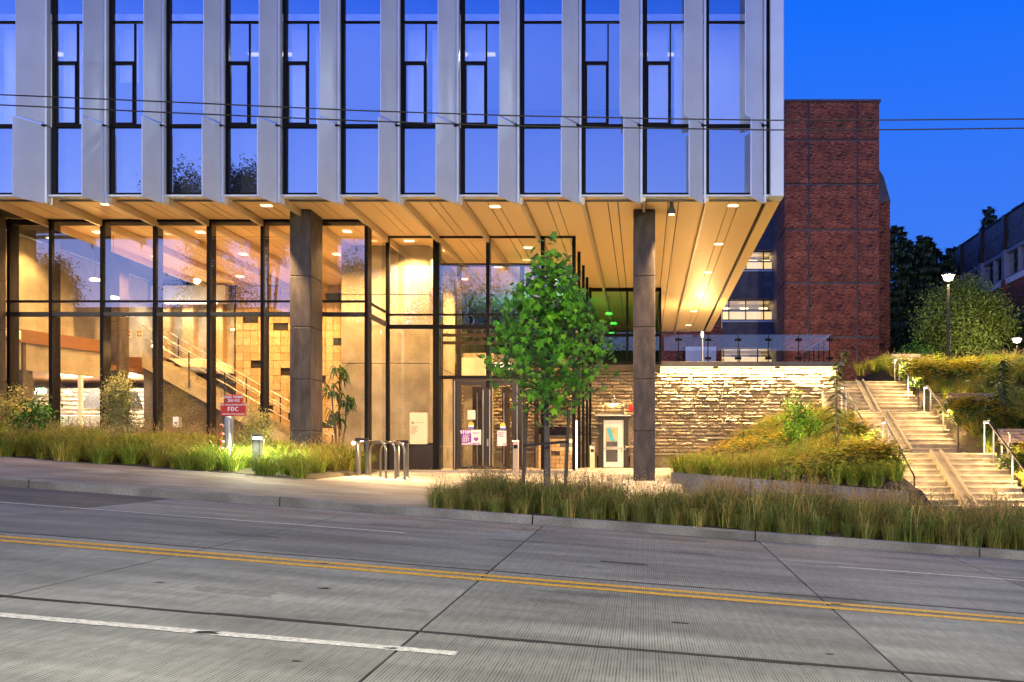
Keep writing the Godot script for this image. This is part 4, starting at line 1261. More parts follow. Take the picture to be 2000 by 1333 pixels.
func balustrade(y: float) -> void:
	var b := thing("glass_balustrade", "clear glass railing with dark clamps along the terrace edge", "railing", Vector3(4.0, y, -39.8))
	var z := 39.75
	var xs := [1296.0, 1325.5, 1383.0, 1442.0, 1501.0, 1560.0, 1621.0]
	for i in xs.size():
		var x := PX(xs[i], z)
		if i > 0:
			put(b, "post", bx(Vector3(x - 0.02, y, -z - 0.04), Vector3(x + 0.02, y + 0.98, -z - 0.075)), M.dark_metal)
			for h in [0.14, 0.86]:
				put(b, "clamp", cb(Vector3(x - 0.13, y + h - 0.05, -z + 0.015), Vector3(x + 0.13, y + h + 0.05, -z - 0.035), 0.01), M.dark_metal)
		if i < xs.size() - 1:
			var x1 := PX(xs[i + 1], z)
			put(b, "pane", sheet(Vector3(x + 0.02, y + 0.03, -z), Vector3(x1 - 0.02, y + 0.03, -z), Vector3(x1 - 0.02, y + 1.06, -z), Vector3(x + 0.02, y + 1.06, -z)), M.clear_glass)
	var xr := PX(1622.5, z)
	for i in 6:
		var za := z + i * 1.2
		put(b, "pane", sheet(Vector3(xr, y + 0.03, -za - 0.02), Vector3(xr, y + 0.03, -za - 1.18), Vector3(xr, y + 1.06, -za - 1.18), Vector3(xr, y + 1.06, -za - 0.02)), M.clear_glass)
		put(b, "post", bx(Vector3(xr - 0.07, y, -za - 1.18), Vector3(xr - 0.03, y + 0.98, -za - 1.22)), M.dark_metal)
		put(b, "cap_rail", bx(Vector3(xr - 0.02, y + 1.06, -za - 0.02), Vector3(xr + 0.02, y + 1.08, -za - 1.18)), M.steel)
	var l := thing("terrace_lamp", "slim lit post lamp standing on the terrace under the soffit", "lamp post", Vector3(PX(1372, 44.0), y - 0.05, -44.0))
	var tp := P(1372, 654, 44.0)
	var s := Shape.new()
	s.tube([Vector3(tp.x, y - 0.1, tp.z), tp + Vector3(0, -0.12, 0)], 0.045, 0.035)
	put(l, "post", s, M.steel)
	s = Shape.new()
	s.lathe(tp, [[0.0, -0.12], [0.05, -0.10], [0.06, 0.0], [0.05, 0.12], [0.0, 0.13]], 14)
	put(l, "lamp_head", s, M.lit_white)
	omni(l, tp, 10.0, HALO, 0.05)

func step_y(z: float) -> float:      # level of the flight at a depth, above the eye's datum
	if z < 30.2: return EYE + 0.177 - ceilf((30.2 - z) / 0.345) * 0.157
	if z < 33.4: return EYE + 0.177
	if z < 36.64: return EYE + 0.177 + (floorf((z - 33.4) / 0.36) + 1.0) * 0.166
	if z < 38.0: return EYE + 1.67
	if z < 40.88: return EYE + 1.67 + (floorf((z - 38.0) / 0.32) + 1.0) * 0.157
	return EYE + 3.083

func garden_steps() -> void:
	var g := thing("garden_steps", "wide pale concrete steps in three flights climbing beside the planted mound", "steps", Vector3(8.6, 0.0, -33.0))
	var edges := [26.41]
	for i in 11: edges.append(26.41 + (i + 1) * 0.345)
	edges[-1] = 30.2
	edges.append(31.8); edges.append(33.4)
	for i in 9: edges.append(33.4 + (i + 1) * 0.36)
	edges.append(38.0)
	for i in 9: edges.append(38.0 + (i + 1) * 0.32)
	edges.append(43.0)
	for i in edges.size() - 1:
		var y := step_y(edges[i] + 0.05)
		var low := 0.6 if i < edges.size() - 2 else 0.8
		for t in [[6.95, 8.44], [8.80, 10.42]]:
			var sh: Shape = bx(Vector3(t[0], y - low, -edges[i] - 0.035), Vector3(t[1], y - 0.055, -edges[i + 1] - 0.06))
			sh.cbox(Vector3(t[0], y - 0.055, -edges[i]), Vector3(t[1], y, -edges[i + 1] - 0.03), 0.008)
			put(g, "step", sh, M.step)
	put(g, "top_landing", bx(Vector3(6.95, EYE + 2.4, -43.0), Vector3(16.0, EYE + 3.08, -62.0)), M.plaza)
	# sloping bicycle channel
	for f in [[26.41, 30.2, -1.55, 0.177], [33.4, 36.64, 0.177, 1.67], [38.0, 40.88, 1.67, 3.083]]:
		var s := Shape.new()
		for t in [[8.44, 8.51, 0.06], [8.51, 8.73, 0.0], [8.73, 8.80, 0.06]]:
			var a: float = EYE + f[2] + 0.09 + t[2]; var b: float = EYE + f[3] + 0.05 + t[2]
			s.hexa([Vector3(t[0], a - 0.8, -f[0]), Vector3(t[1], a - 0.8, -f[0]), Vector3(t[1], b - 0.8, -f[1]), Vector3(t[0], b - 0.8, -f[1]),
				Vector3(t[0], a, -f[0]), Vector3(t[1], a, -f[0]), Vector3(t[1], b, -f[1]), Vector3(t[0], b, -f[1])])
		put(g, "bicycle_channel", s, M.channel)
	for f in [[30.2, 33.4, 0.177], [36.64, 38.0, 1.67]]:
		put(g, "landing_band", bx(Vector3(8.44, EYE + f[2] - 0.5, -f[0]), Vector3(8.80, EYE + f[2] + 0.003, -f[1])), M.step)
	put(g, "cheek", bx(Vector3(6.7, 0.2, -26.6), Vector3(6.94, EYE - 1.25, -29.0)), M.step)
	# lit handrails
	var i := 0
	for r in [[7.12, 30.1, 26.9, "lower flight beside the mound"], [7.2, 36.8, 33.2, "middle flight beside the mound"], [10.15, 30.1, 26.6, "lower flight beside the grassy bank"], [10.2, 36.8, 33.2, "middle flight beside the grassy bank"], [10.15, 41.0, 37.8, "top flight beside the grassy bank"]]:
		var x: float = r[0]; var za: float = r[1]; var zb: float = r[2]
		var h := thing("handrail", "steel handrail with a lit upper end on the " + r[3], "handrail", Vector3(x, step_y(zb), -zb), "handrails of the garden steps")
		var ya := step_y(za + 0.2) + 0.93; var yb := step_y(zb) + 0.93
		var s := Shape.new()
		s.tube([Vector3(x, ya, -za - 0.35), Vector3(x, ya, -za), Vector3(x, yb, -zb), Vector3(x, yb - 0.93, -zb)], 0.024)
		put(h, "rail", s, M.bronze)
		for k in 3:
			var t := [-0.11, 0.12, 0.55][k] as float
			var zp := za - t * (za - zb)
			var yp := ya - maxf(t, 0.0) * (ya - yb)
			var p := Shape.new()
			p.box(Vector3(x - 0.02, step_y(zp) - 0.1, -zp - 0.02), Vector3(x + 0.02, yp - 0.02, -zp + 0.02))
			put(h, "post", p, M.steel)
		put(h, "lamp_strip", bx(Vector3(x - 0.03, ya - 0.05, -za - 0.33), Vector3(x + 0.03, ya - 0.026, -za - 0.02)), M.lit_white)
		put(h, "rail_cap", bx(Vector3(x - 0.035, ya - 0.025, -za - 0.4), Vector3(x + 0.035, ya + 0.03, -za + 0.02)), M.steel)
		var inward := 0.09 if x < 8.0 else -0.09
		var st := Shape.new()
		st.bar(Vector3(x, ya - 0.03, -za - 0.02), Vector3(x, yb - 0.03, -zb), 0.012, 0.012)
		put(h, "lamp_strip", st, M.rail_strip)
		for k in 4:
			var t := (k + 0.1) / 3.6
			var lp := Vector3(x + inward, lerpf(ya, yb, t) - 0.07, -lerpf(za, zb, t) + 0.05)
			spot(h, lp, lp + Vector3(inward * 9.0, -1.0, -0.25), 7.5, HALO, 72.0, 0.05, 0.7)
			if k % 2 == 0: spot(h, lp - Vector3(inward * 2.0, 0, 0), lp + Vector3(-inward * 9.0, -1.1, 0.0), 16.0, HALO, 72.0, 0.05, 0.7)
		i += 1
	# low curved wall that holds the mound
	var lw := thing("low_retaining_wall", "low curved concrete wall holding the planted mound above the pavement", "wall", Vector3(3.6, 0.4, -26.0))
	var n := 6
	for k in n:
		var xa := lerpf(0.86, 6.55, k / float(n)); var xb := lerpf(0.86, 6.55, (k + 1) / float(n)) - 0.01
		var s := Shape.new()
		var c := []
		for t in [[xa, 0.0], [xb, 0.0], [xb, 0.28], [xa, 0.28]]:
			c.append(Vector3(t[0], EYE - 2.2, -(mound_front(t[0]) - 0.2 + t[1])))
		for t in [[xa, 0.0], [xb, 0.0], [xb, 0.28], [xa, 0.28]]:
			c.append(Vector3(t[0], EYE - 0.36 - 0.078 * (t[0] - 0.9), -(mound_front(t[0]) - 0.2 + t[1])))
		s.hexa(c)
		put(lw, "wall_segment", s, M.kerb)
	var e := Shape.new()
	e.tube([Vector3(0.86, EYE - 2.0, -26.94), Vector3(0.86, EYE - 0.36, -26.94)], 0.14, -1, 16)
	put(lw, "rounded_end", e, M.kerb)

# ---- buildings behind ---------------------------------------------------------------------------------------------
func far_buildings() -> void:
	var base := EYE + 3.0
	# brick tower
	var z := 68.0
	var x0 := PX(1534.5, z); var x1 := PX(1719, z)
	var t := thing("brick_tower", "windowless red brick tower divided by dark joints beside the glass building", "tower", Vector3((x0 + x1) / 2, base, -70.0))
	var xs := [x0, PX(1580, z), PX(1675, z), x1]
	var ys := [base]
	for p in [658.0, 553.0, 449.0, 360.0, 273.0, 197.5]: ys.append(PY(p, z))
	for i in 3:
		for j in ys.size() - 1:
			put(t, "brick_panel", bx(Vector3(xs[i] + 0.06, ys[j] + 0.07, -z), Vector3(xs[i + 1] - 0.06, ys[j + 1] - 0.07, -z - 0.4)), M.brick)
	put(t, "tower_core", bx(Vector3(x0 + 0.01, base, -z - 0.1), Vector3(x1 - 0.02, ys[-1] - 0.02, -z - 9.0)), M.slate)
	for j in ys.size() - 1:
		put(t, "side_panel", bx(Vector3(x0 - 0.05, ys[j] + 0.07, -z - 0.06), Vector3(x0 + 0.3, ys[j + 1] - 0.07, -z - 4.2)), M.brick)
	put(t, "parapet_cap", cb(Vector3(x0 - 0.08, ys[-1] - 0.06, -z + 0.1), Vector3(x1 + 0.06, ys[-1] + 0.10, -z - 9.0), 0.03), M.slate)
	var zb := 73.0
	var bt := Shape.new()
	bt.box(Vector3(PX(1715, zb), base, -zb), Vector3(PX(1739, zb), PY(395, zb), -zb - 5.0))
	put(t, "buttress", bt, M.brick)
	var cp := Shape.new()
	cp.face(PackedVector2Array([Vector2(PX(1715, zb), PY(395, zb)), Vector2(PX(1740, zb), PY(395, zb)), Vector2(PX(1726, zb), PY(345, zb)), Vector2(PX(1715, zb), PY(328, zb))]), -zb + 0.05, -zb - 5.0)
	put(t, "buttress_cap", cp, M.slate)
	# slate faced wing with lit windows
	z = 75.0
	var w := thing("slate_wing", "dark panelled wing with bands of lit yellow windows behind the terrace", "building", Vector3(6.0, base, -78.0))
	var xa := PX(1330, z); var xb := PX(1519, z)
	var bands := [[738.0, 712.0], [678.5, 629.0], [584.5, 530.0], [489.5, 380.0], [340.0, 250.0]]
	for k in bands.size():
		var m: Material = M.slate
		var xl := PX(1411, z) if k < 3 else PX(1340, z)
		var cols := 4
		for c in cols:
			put(w, "cladding_panel", bx(Vector3(lerpf(xl, xb, c / 4.0) + 0.01, PY(bands[k][0], z) + 0.01, -z), Vector3(lerpf(xl, xb, (c + 1) / 4.0) - 0.01, PY(bands[k][1], z) - 0.01, -z - 0.3)), m)
	put(w, "brick_bay", bx(Vector3(xa - 4.0, base, -z - 0.1), Vector3(PX(1409.5, z), PY(590, z), -z - 0.5)), M.brick)
	put(w, "wing_core", bx(Vector3(xa - 4.0, base, -z - 3.2), Vector3(xb, PY(250, z), -z - 8.0)), M.slate)
	put(w, "side_wall", bx(Vector3(xb, base, -z + 0.02), Vector3(xb + 0.3, PY(250, z), -z - 8.0)), M.slate)
	put(w, "roof", bx(Vector3(xa - 4.0, PY(250, z), -z), Vector3(xb + 0.3, PY(248, z), -z - 8.0)), M.slate)
	var curtain := glow(lin(1.0, 0.68, 0.20), 0.95)
	for k in [[680.0, 711.0, [1413.0, 1445.0, 1480.0, 1515.0]], [586.0, 626.0, [1411.0, 1424.0, 1457.0, 1492.0, 1515.0]], [491.0, 527.0, [1444.0, 1457.5, 1491.5, 1515.0]]]:
		var yt := PY(k[0], z); var yl := PY(k[1], z)
		var v: Array = k[2]
		for i in v.size() - 1:
			var l := PX(v[i], z); var r := PX(v[i + 1], z)
			var f := Shape.new()
			f.box(Vector3(l, yl, -z + 0.03), Vector3(l + 0.035, yt, -z - 0.15)); f.box(Vector3(r - 0.035, yl, -z + 0.03), Vector3(r, yt, -z - 0.15))
			f.box(Vector3(l + 0.035, yt - 0.05, -z + 0.028), Vector3(r - 0.035, yt, -z - 0.15)); f.box(Vector3(l + 0.035, yl, -z + 0.028), Vector3(r - 0.035, yl + 0.06, -z - 0.15))
			var o := put(w, "window", f, M.black)
			put(o, "pane", sheet(Vector3(l, yl, -z - 0.05), Vector3(r, yl, -z - 0.05), Vector3(r, yt, -z - 0.05), Vector3(l, yt, -z - 0.05)), M.clear_glass)
			var cu := Shape.new()
			var hgt := yl + (yt - yl) * 0.46
			var nf := 14
			for q in nf:
				var p0 := lerpf(l, r, q / float(nf)); var p1 := lerpf(l, r, (q + 1) / float(nf))
				var d0 := 0.05 if q % 2 else 0.0
				cu.quad(Vector3(p0, yl, -z - 0.4 - d0), Vector3(p1, yl, -z - 0.45 + d0), Vector3(p1, hgt, -z - 0.45 + d0), Vector3(p0, hgt, -z - 0.4 - d0))
			put(o, "lit_window_curtain", cu, curtain)
		put(w, "sill", cb(Vector3(PX(v[0], z) - 0.05, yl - 0.14, -z + 0.1), Vector3(PX(v[-1], z) + 0.05, yl - 0.02, -z - 0.2), 0.01), M.blind)
		put(w, "room_wall", bx(Vector3(PX(v[0], z), yl - 0.2, -z - 3.0), Vector3(PX(v[-1], z), yt + 0.2, -z - 3.1)), M.white_wall)
		put(w, "room_ceiling", bx(Vector3(PX(v[0], z), yt + 0.02, -z - 0.3), Vector3(PX(v[-1], z), yt + 0.1, -z - 3.0)), M.white_wall)
		put(w, "room_beam", bx(Vector3(PX(v[0], z), yl + (yt - yl) * 0.55, -z - 1.2), Vector3(PX(v[-1], z), yl + (yt - yl) * 0.66, -z - 1.4)), M.slate)
		for q in [0.1, 0.45, 0.82]:
			var lx := lerpf(PX(v[0], z), PX(v[-1], z), q)
			put(w, "room_lamp", bx(Vector3(lx - 0.3, yt - 0.62, -z - 1.6), Vector3(lx + 0.3, yt - 0.35, -z - 1.75)), M.lit)
		area(w, Vector3((PX(v[0], z) + PX(v[-1], z)) / 2, yt - 0.1, -z - 1.5), Vector3.DOWN, Vector2(3.0, 0.6), 7.0, lin(1, 0.62, 0.17))
	put(w, "terrace_doors", bx(Vector3(PX(1340, 74), PY(738, 74), -z + 0.5), Vector3(PX(1400, 74), PY(676, 74), -z + 0.2)), M.blind)
	put(w, "warm_glow_strip", bx(Vector3(PX(1520, 72), base, -72.0), Vector3(PX(1527, 72), PY(400, 72), -72.4)), M.beam)  # warm coloured strip stands in for orange light on the tower side
	# hall on the hill with ribbon windows
	var h := thing("brick_hall", "long brick hall with dark metal upper storey and ribbon windows beyond the lamp posts", "building", Vector3(30.0, EYE + 4.0, -85.0))
	var xw := 27.9
	var top := EYE + 18.7
	var bz := [57.2, 62.6, 68.0, 73.4, 78.8, 84.2, 89.6, 95.0]
	for i in 7:
		var za: float = -bz[i] - 0.02; var zb2: float = -bz[i + 1] + 0.02
		var bay := func(called: String, dx: float, y0: float, y1: float, m: Material) -> MeshInstance3D:
			return put(h, called, bx(Vector3(xw + dx, y0, za), Vector3(xw + 0.5, y1, zb2)), m)
		for q in 4:
			put(h, "metal_panel", bx(Vector3(xw + (0.0 if q % 2 else 0.02), top - 0.65 * (q + 1) + 0.02, za), Vector3(xw + 0.5, top - 0.65 * q, zb2)), M.slate)
		bay.call("parapet", -0.08, top + 0.01, top + 0.12, M.dark_metal)
		for s in [[top - 4.85, top - 2.65], [top - 10.8, top - 7.75]]:
			var f := Shape.new()
			for q in 3:
				var zq := lerpf(za, zb2, q / 2.0)
				f.box(Vector3(xw - 0.04, s[0], zq - 0.09), Vector3(xw + 0.3, s[1], zq + 0.09))
			f.box(Vector3(xw - 0.05, s[1] - 0.28, za), Vector3(xw + 0.3, s[1], zb2))
			f.box(Vector3(xw - 0.05, s[0], za), Vector3(xw + 0.3, s[0] + 0.12, zb2))
			var o := put(h, "window", f, M.hall_frame)
			put(o, "pane", bx(Vector3(xw + 0.15, s[0], za), Vector3(xw + 0.18, s[1], zb2)), M.upper_glass)
			for q in 4:
				put(o, "louvre", bx(Vector3(xw + 0.22, s[0] + 0.3 + q * 0.5, za), Vector3(xw + 0.3, s[0] + 0.36 + q * 0.5, zb2)), M.slate)
		bay.call("stone_band", -0.10, top - 5.3, top - 4.87, M.blind)
		bay.call("brick_panel", 0.0, top - 7.73, top - 5.32, M.brick)
		bay.call("brick_panel", 0.0, EYE + 2.0, top - 10.82, M.brick)
		put(h, "pilaster", bx(Vector3(xw - 0.25, EYE + 3.0, za + 0.3), Vector3(xw + 0.2, top - 5.0, za - 0.35)), M.brick)
		put(h, "pilaster_cap", bx(Vector3(xw - 0.22, top - 4.98, za + 0.27), Vector3(xw + 0.2, top - 2.62, za - 0.32)), M.hall_frame)
		put(h, "downpipe", bx(Vector3(xw - 0.25, top - 2.6, za + 0.28), Vector3(xw, top + 0.05, za - 0.28)), M.bronze)
	put(h, "hall_core", bx(Vector3(xw + 0.5, EYE + 2.0, -57.2), Vector3(xw + 14.0, top - 0.05, -95.0)), M.slate)
	put(h, "lit_window_blind", bx(Vector3(xw + 0.35, top - 10.7, -79.3), Vector3(xw + 0.4, top - 7.9, -83.8)), glow(lin(1.0, 0.72, 0.15), 0.9))
	put(h, "end_wall", bx(Vector3(xw, EYE + 2.0, -95.0), Vector3(xw + 14.0, top - 0.06, -95.4)), M.brick)
	for q in [[79.0, 0.9], [70.0, 1.1], [88.0, 0.8]]:
		put(h, "roof_vent", bx(Vector3(xw + 1.0, top, -q[0]), Vector3(xw + 2.0, top + q[1], -q[0] - 1.5)), M.slate)

# ---- plants -------------------------------------------------------------------------------------------------------
func tuft(blades: int, height: float, spread: float, cols: Array, width := 0.008, plumes := 0) -> ArrayMesh:
	var s := Shape.new()
	for i in blades:
		var a := rng.randf() * TAU
		var out := spread * rng.randf_range(0.35, 1.25)
		var h := height * rng.randf_range(0.6, 1.0)
		var d := Vector3(cos(a), 0, sin(a))
		var side := Vector3(-d.z, 0, d.x)
		var r := d * rng.randf_range(0.0, 0.16) + side * rng.randf_range(-0.12, 0.12)
		var bend := rng.randf_range(1.8, 2.9)
		var c0: Color = cols[rng.randi() % cols.size()]
		s.tint = c0 * rng.randf_range(0.5, 1.45)
		s.tint.a = 1.0
		var p := []
		for k in 5:
			var t := k / 4.0
			p.append(r + d * out * pow(t, 1.35) + Vector3.UP * h * sin(t * bend))
		for k in 4:
			var w0 := width * (1.0 - k / 4.0 * 0.85); var w1 := width * (1.0 - (k + 1) / 4.0 * 0.85)
			var m: Vector3 = (p[k + 1] - p[k]).cross(side).normalized()
			m = (m + Vector3.UP * 0.6).normalized()
			if k < 3:
				s.tri(p[k] - side * w0, p[k] + side * w0, p[k + 1] + side * w1, m, m, m); s.tri(p[k] - side * w0, p[k + 1] + side * w1, p[k + 1] - side * w1, m, m, m)
			else:
				s.tri(p[k] - side * w0, p[k] + side * w0, p[k + 1], m, m, m)
	for i in plumes:
		var a := rng.randf() * TAU
		var d := Vector3(cos(a), 0, sin(a))
		var side := Vector3(-d.z, 0, d.x)
		var tip: Vector3 = d * spread * rng.randf_range(0.3, 0.8) + Vector3.UP * height * rng.randf_range(1.0, 1.35)
		s.tint = lin(0, 0, 0).srgb_to_linear() + Color(0.30, 0.21, 0.10)
		s.tri(-side * 0.003, side * 0.003, tip, d, d, d)
		for k in 10:
			var q := tip * lerpf(0.8, 1.02, k / 9.0)
			var e := Vector3(rng.randf_range(-1, 1), rng.randf_range(-0.3, 1), rng.randf_range(-1, 1)) * 0.022
			s.tri(q, q + e, q + e.cross(d) * 0.5 + Vector3.UP * 0.02, d, d, d)
	return s.mesh()

func scatter(called: String, mesh: ArrayMesh, spots: Array, m: Material, label: String, root: Node3D = null) -> void:
	var mi := MultiMeshInstance3D.new()
	mi.name = numbered(self if root == null else root, called)
	var mm := MultiMesh.new()
	mm.transform_format = MultiMesh.TRANSFORM_3D
	mm.use_colors = true
	mm.mesh = mesh
	mm.instance_count = spots.size()
	for i in spots.size():
		var q: Array = spots[i]
		var b := Basis(Vector3.UP, rng.randf() * TAU).scaled(Vector3.ONE * q[1])
		mm.set_instance_transform(i, Transform3D(b, q[0]))
		mm.set_instance_color(i, q[2])
	mi.multimesh = mm
	mi.material_override = m
	tag(mi, label, "", "", "stuff")
	add_child(mi, true)

func leaf_cloud(at: Vector3, rad: Vector3, clumps: int, leaves: int, size: float, cols: Array, clump_r := 0.3, shell := 0.5, cone := 0.0) -> Shape:
	var s := Shape.new()
	var cs := []
	for i in clumps:
		var d := Vector3(rng.randfn(), rng.randfn(), rng.randfn()).normalized() * pow(rng.randf(), shell)
		var k := 1.0 - cone * (d.y * 0.5 + 0.5)
		cs.append([at + Vector3(d.x * rad.x * k, d.y * rad.y, d.z * rad.z * k), rng.randf_range(0.7, 1.25), d])
	for i in leaves:
		var c: Array = cs[rng.randi() % clumps]
		var o := Vector3(rng.randfn(), rng.randfn() * 0.8, rng.randfn()) * clump_r * 0.5
		var p: Vector3 = c[0] + o * Vector3(rad.x, rad.y, rad.z) / maxf(rad.x, 0.01) * rad.x
		var d: Vector3 = c[2]
		var nn := (Vector3(rng.randfn(), rng.randfn(), rng.randfn()).normalized() + d * 0.7 + Vector3.UP * 0.5).normalized()
		var a := nn.cross(Vector3(rng.randfn(), rng.randfn(), rng.randfn())).normalized() * size * rng.randf_range(0.6, 1.2)
		var e := nn.cross(a) * 0.42
		var col: Color = cols[rng.randi() % cols.size()]
		s.tint = col * c[1] * rng.randf_range(0.75, 1.25)
		s.tint.a = 1.0
		s.tri(p - a * 0.5, p + e * 0.5, p + a * 0.5, nn, nn, nn)
		s.tri(p - a * 0.5, p + a * 0.5, p - e * 0.5 + nn * size * 0.1, nn, nn, nn)
	return s

func shrub(label: String, at: Vector3, rad: Vector3, leaves: int, size: float, cols: Array, called := "shrub", cone := 0.3, clump_r := 0.3) -> Node3D:
	var t := thing(called, label, "shrub", at)
	put(t, "foliage", leaf_cloud(at + Vector3(0, rad.y, 0), rad, 46, leaves, size, cols, clump_r, 0.5, cone), M.leaf)
	for i in 6:
		var s := Shape.new()
		var q := Vector3(rng.randf_range(-0.5, 0.5) * rad.x, rad.y * rng.randf_range(1.0, 1.7), rng.randf_range(-0.5, 0.5) * rad.z)
		s.tube([at, at + q * Vector3(0.6, 0.45, 0.6), at + q], 0.014, 0.004, 5)
		put(t, "stem", s, M.bark)
	return t

func planting() -> void:
	var gold := [Color(0.33, 0.26, 0.035), Color(0.23, 0.24, 0.03), Color(0.42, 0.31, 0.07), Color(0.16, 0.20, 0.025)]
	var green := [Color(0.13, 0.22, 0.02), Color(0.19, 0.27, 0.03), Color(0.28, 0.28, 0.04), Color(0.10, 0.17, 0.02)]
	var dusk := [Color(0.10, 0.135, 0.035), Color(0.15, 0.17, 0.04), Color(0.25, 0.20, 0.07), Color(0.07, 0.115, 0.035)]
	var kinds := [tuft(150, 0.62, 0.72, gold, 0.008, 8), tuft(150, 0.56, 0.7, green, 0.008, 3), tuft(120, 0.6, 0.55, dusk, 0.007, 8), tuft(80, 0.72, 0.42, dusk, 0.006, 13)]
	# bed under the glass front
	var beds := [[], [], [], []]
	for i in 520:
		var x := rng.randf_range(-18.8, -7.5); var z := rng.randf_range(23.05, 28.1)
		if x > -8.2 and z < 25.0 and rng.randf() < 0.3: continue
		if absf(x + 9.17) < 0.42 and z < 24.45 and z > 23.0: continue
		if absf(x + 10.1) < 0.3 and z < 25.1 and z > 24.0: continue
		var k := 0 if rng.randf() < 0.62 else 1
		if Vector2(x + 9.2, z - 24.2).length() < 1.3: k = 1
		var g := rng.randf_range(0.75, 1.2)
		beds[k].append([Vector3(x, planter_y(x, z) - 0.02, -z), rng.randf_range(0.45, 1.2) * (0.8 if z < 23.6 else 1.0), Color(g, g * rng.randf_range(0.92, 1.05), g)])
	scatter("bed_grass", kinds[0], beds[0], M.grass, "golden arching grasses in the bed under the glass front")
	scatter("bed_grass", kinds[1], beds[1], M.grass, "greener tufts of grass in the bed around the low path light")
	# strip along the kerb
	beds = [[], [], [], []]
	for i in 950:
		var x := rng.randf_range(-3.9, 13.0); var z := rng.randf_range(17.75, 20.75)
		if x < -3.2 and rng.randf() < 0.5: continue
		if sin(x * 2.3 + z) + sin(x * 0.9 - z * 2.1) > 1.1 and rng.randf() < 0.8: continue
		var k := 2 if rng.randf() < 0.6 else 3
		var g := rng.randf_range(0.7, 1.25)
		beds[k].append([Vector3(x, walk_y(x, z) - 0.04, -z), rng.randf_range(0.45, 1.1) * (0.62 if z < 18.1 else 1.0) * 0.92 * (1.0 + 0.2 * ss(0.3, 3.0, x)), Color(g * rng.randf_range(0.9, 1.15), g, g * 0.9)])
	scatter("kerbside_grass", kinds[2], beds[2], M.grass, "dark green grass filling the strip behind the kerb")
	scatter("kerbside_grass", kinds[3], beds[3], M.grass, "straw coloured seeding grass in the strip behind the kerb")
	# mound and bank
	beds = [[], [], [], []]
	for i in 620:
		var x := rng.randf_range(0.95, 6.75); var z := rng.randf_range(25.5, 39.6)
		if z < mound_front(x) + 0.2 + (0.9 if x > 6.1 else 0.0) or x < 0.9 + maxf(0.0, z - 29.0) * 0.35: continue
		var k := 0 if rng.randf() < 0.35 else 1
		var g := rng.randf_range(0.7, 1.2)
		beds[k].append([Vector3(x, mound_y(x, z) - 0.03, -z), rng.randf_range(0.5, 1.2), Color(g, g, g)])
	scatter("mound_grass", kinds[0], beds[0], M.grass, "golden grasses over the mound between stone wall and steps")
	scatter("mound_grass", kinds[1], beds[1], M.grass, "green grasses over the mound between stone wall and steps")
	beds = [[], [], [], []]
	for i in 1700:
		var x := rng.randf_range(10.5, 27.0); var z := rng.randf_range(25.6, 50.0)
		if x > 10.5 + (z - 22.0) * 0.75: continue
		if x > 10.6 and x < 13.0 and (z > 33.2 and z < 36.6 or z > 28.6 and z < 31.5) and rng.randf() < 0.75: continue
		if absf(x - 15.0) < 0.9 and z > 43.5 and z < 47.5: continue
		var k := 0 if rng.randf() < 0.6 else 1
		var g := rng.randf_range(0.75, 1.25)
		beds[k].append([Vector3(x, hill_y(x, z) - 0.03, -z), rng.randf_range(0.6, 1.15), Color(g, g, g)])
	scatter("bank_grass", kinds[0], beds[0], M.grass, "golden grasses on the bank rising beside the steps")
	scatter("bank_grass", kinds[1], beds[1], M.grass, "green grasses on the bank rising beside the steps")
	# yellow flower heads
	var fl := Shape.new()
	for i in 26:
		var q := Vector3(rng.randfn() * 0.16, rng.randf_range(0.22, 0.5), rng.randfn() * 0.16)
		fl.tint = Color(0.05, 0.09, 0.02)
		fl.tri(Vector3(q.x * 0.3, 0, q.z * 0.3), Vector3(q.x * 0.3 + 0.006, 0, q.z * 0.3), q, Vector3.BACK, Vector3.BACK, Vector3.BACK)
		fl.tint = Color(0.80, 0.62, 0.07) * rng.randf_range(0.7, 1.1)
		for k in 6:
			var a := TAU * k / 6
			fl.tri(q, q + Vector3(cos(a), 0.12, sin(a)) * 0.035, q + Vector3(cos(a + 1.0), 0.12, sin(a + 1.0)) * 0.035, Vector3.UP, Vector3.UP, Vector3.UP)
		for k in 4:
			var h := q * rng.randf_range(0.2, 0.8)
			fl.tint = Color(0.07, 0.13, 0.03)
			fl.tri(h, h + Vector3(rng.randfn(), 0.5, rng.randfn()) * 0.05, h + Vector3(rng.randfn(), 0.3, rng.randfn()) * 0.05, Vector3.UP, Vector3.UP, Vector3.UP)
	var fm := fl.mesh()
	var spots := []
	for c in [[3.2, 31.5, 1.2, 40], [5.9, 27.6, 0.8, 26], [6.5, 28.3, 0.5, 22], [4.4, 26.4, 0.7, 14], [6.6, 31.0, 0.5, 16]]:
		for i in c[3]:
			var x: float = c[0] + rng.randfn() * c[2] * 0.5; var z: float = c[1] + rng.randfn() * c[2] * 0.6
			if x < 6.9 and z > mound_front(x): spots.append([Vector3(x, mound_y(x, z), -z), rng.randf_range(1.3, 1.8), Color(1, 1, 1)])
	scatter("yellow_flowers", fm, spots, M.grass, "yellow flower heads among the grasses of the mound")
	spots = []
	for c in [[11.4, 40.0, 1.1, 46], [13.2, 41.0, 1.4, 40], [11.0, 34.5, 0.8, 44], [11.6, 33.0, 0.7, 20], [10.8, 29.3, 0.3, 12]]:
		for i in c[3]:
			var x: float = maxf(10.55, c[0] + rng.randfn() * c[2] * 0.6); var z: float = c[1] + rng.randfn() * c[2] * 0.6
			spots.append([Vector3(x, hill_y(x, z), -z), rng.randf_range(1.3, 1.9), Color(1, 1, 1)])
	scatter("yellow_flowers", fm, spots, M.grass, "yellow flower heads on the bank beside the steps")
	# shrubs of the bed
	var olive := [Color(0.36, 0.35, 0.11), Color(0.52, 0.45, 0.20), Color(0.22, 0.25, 0.07)]
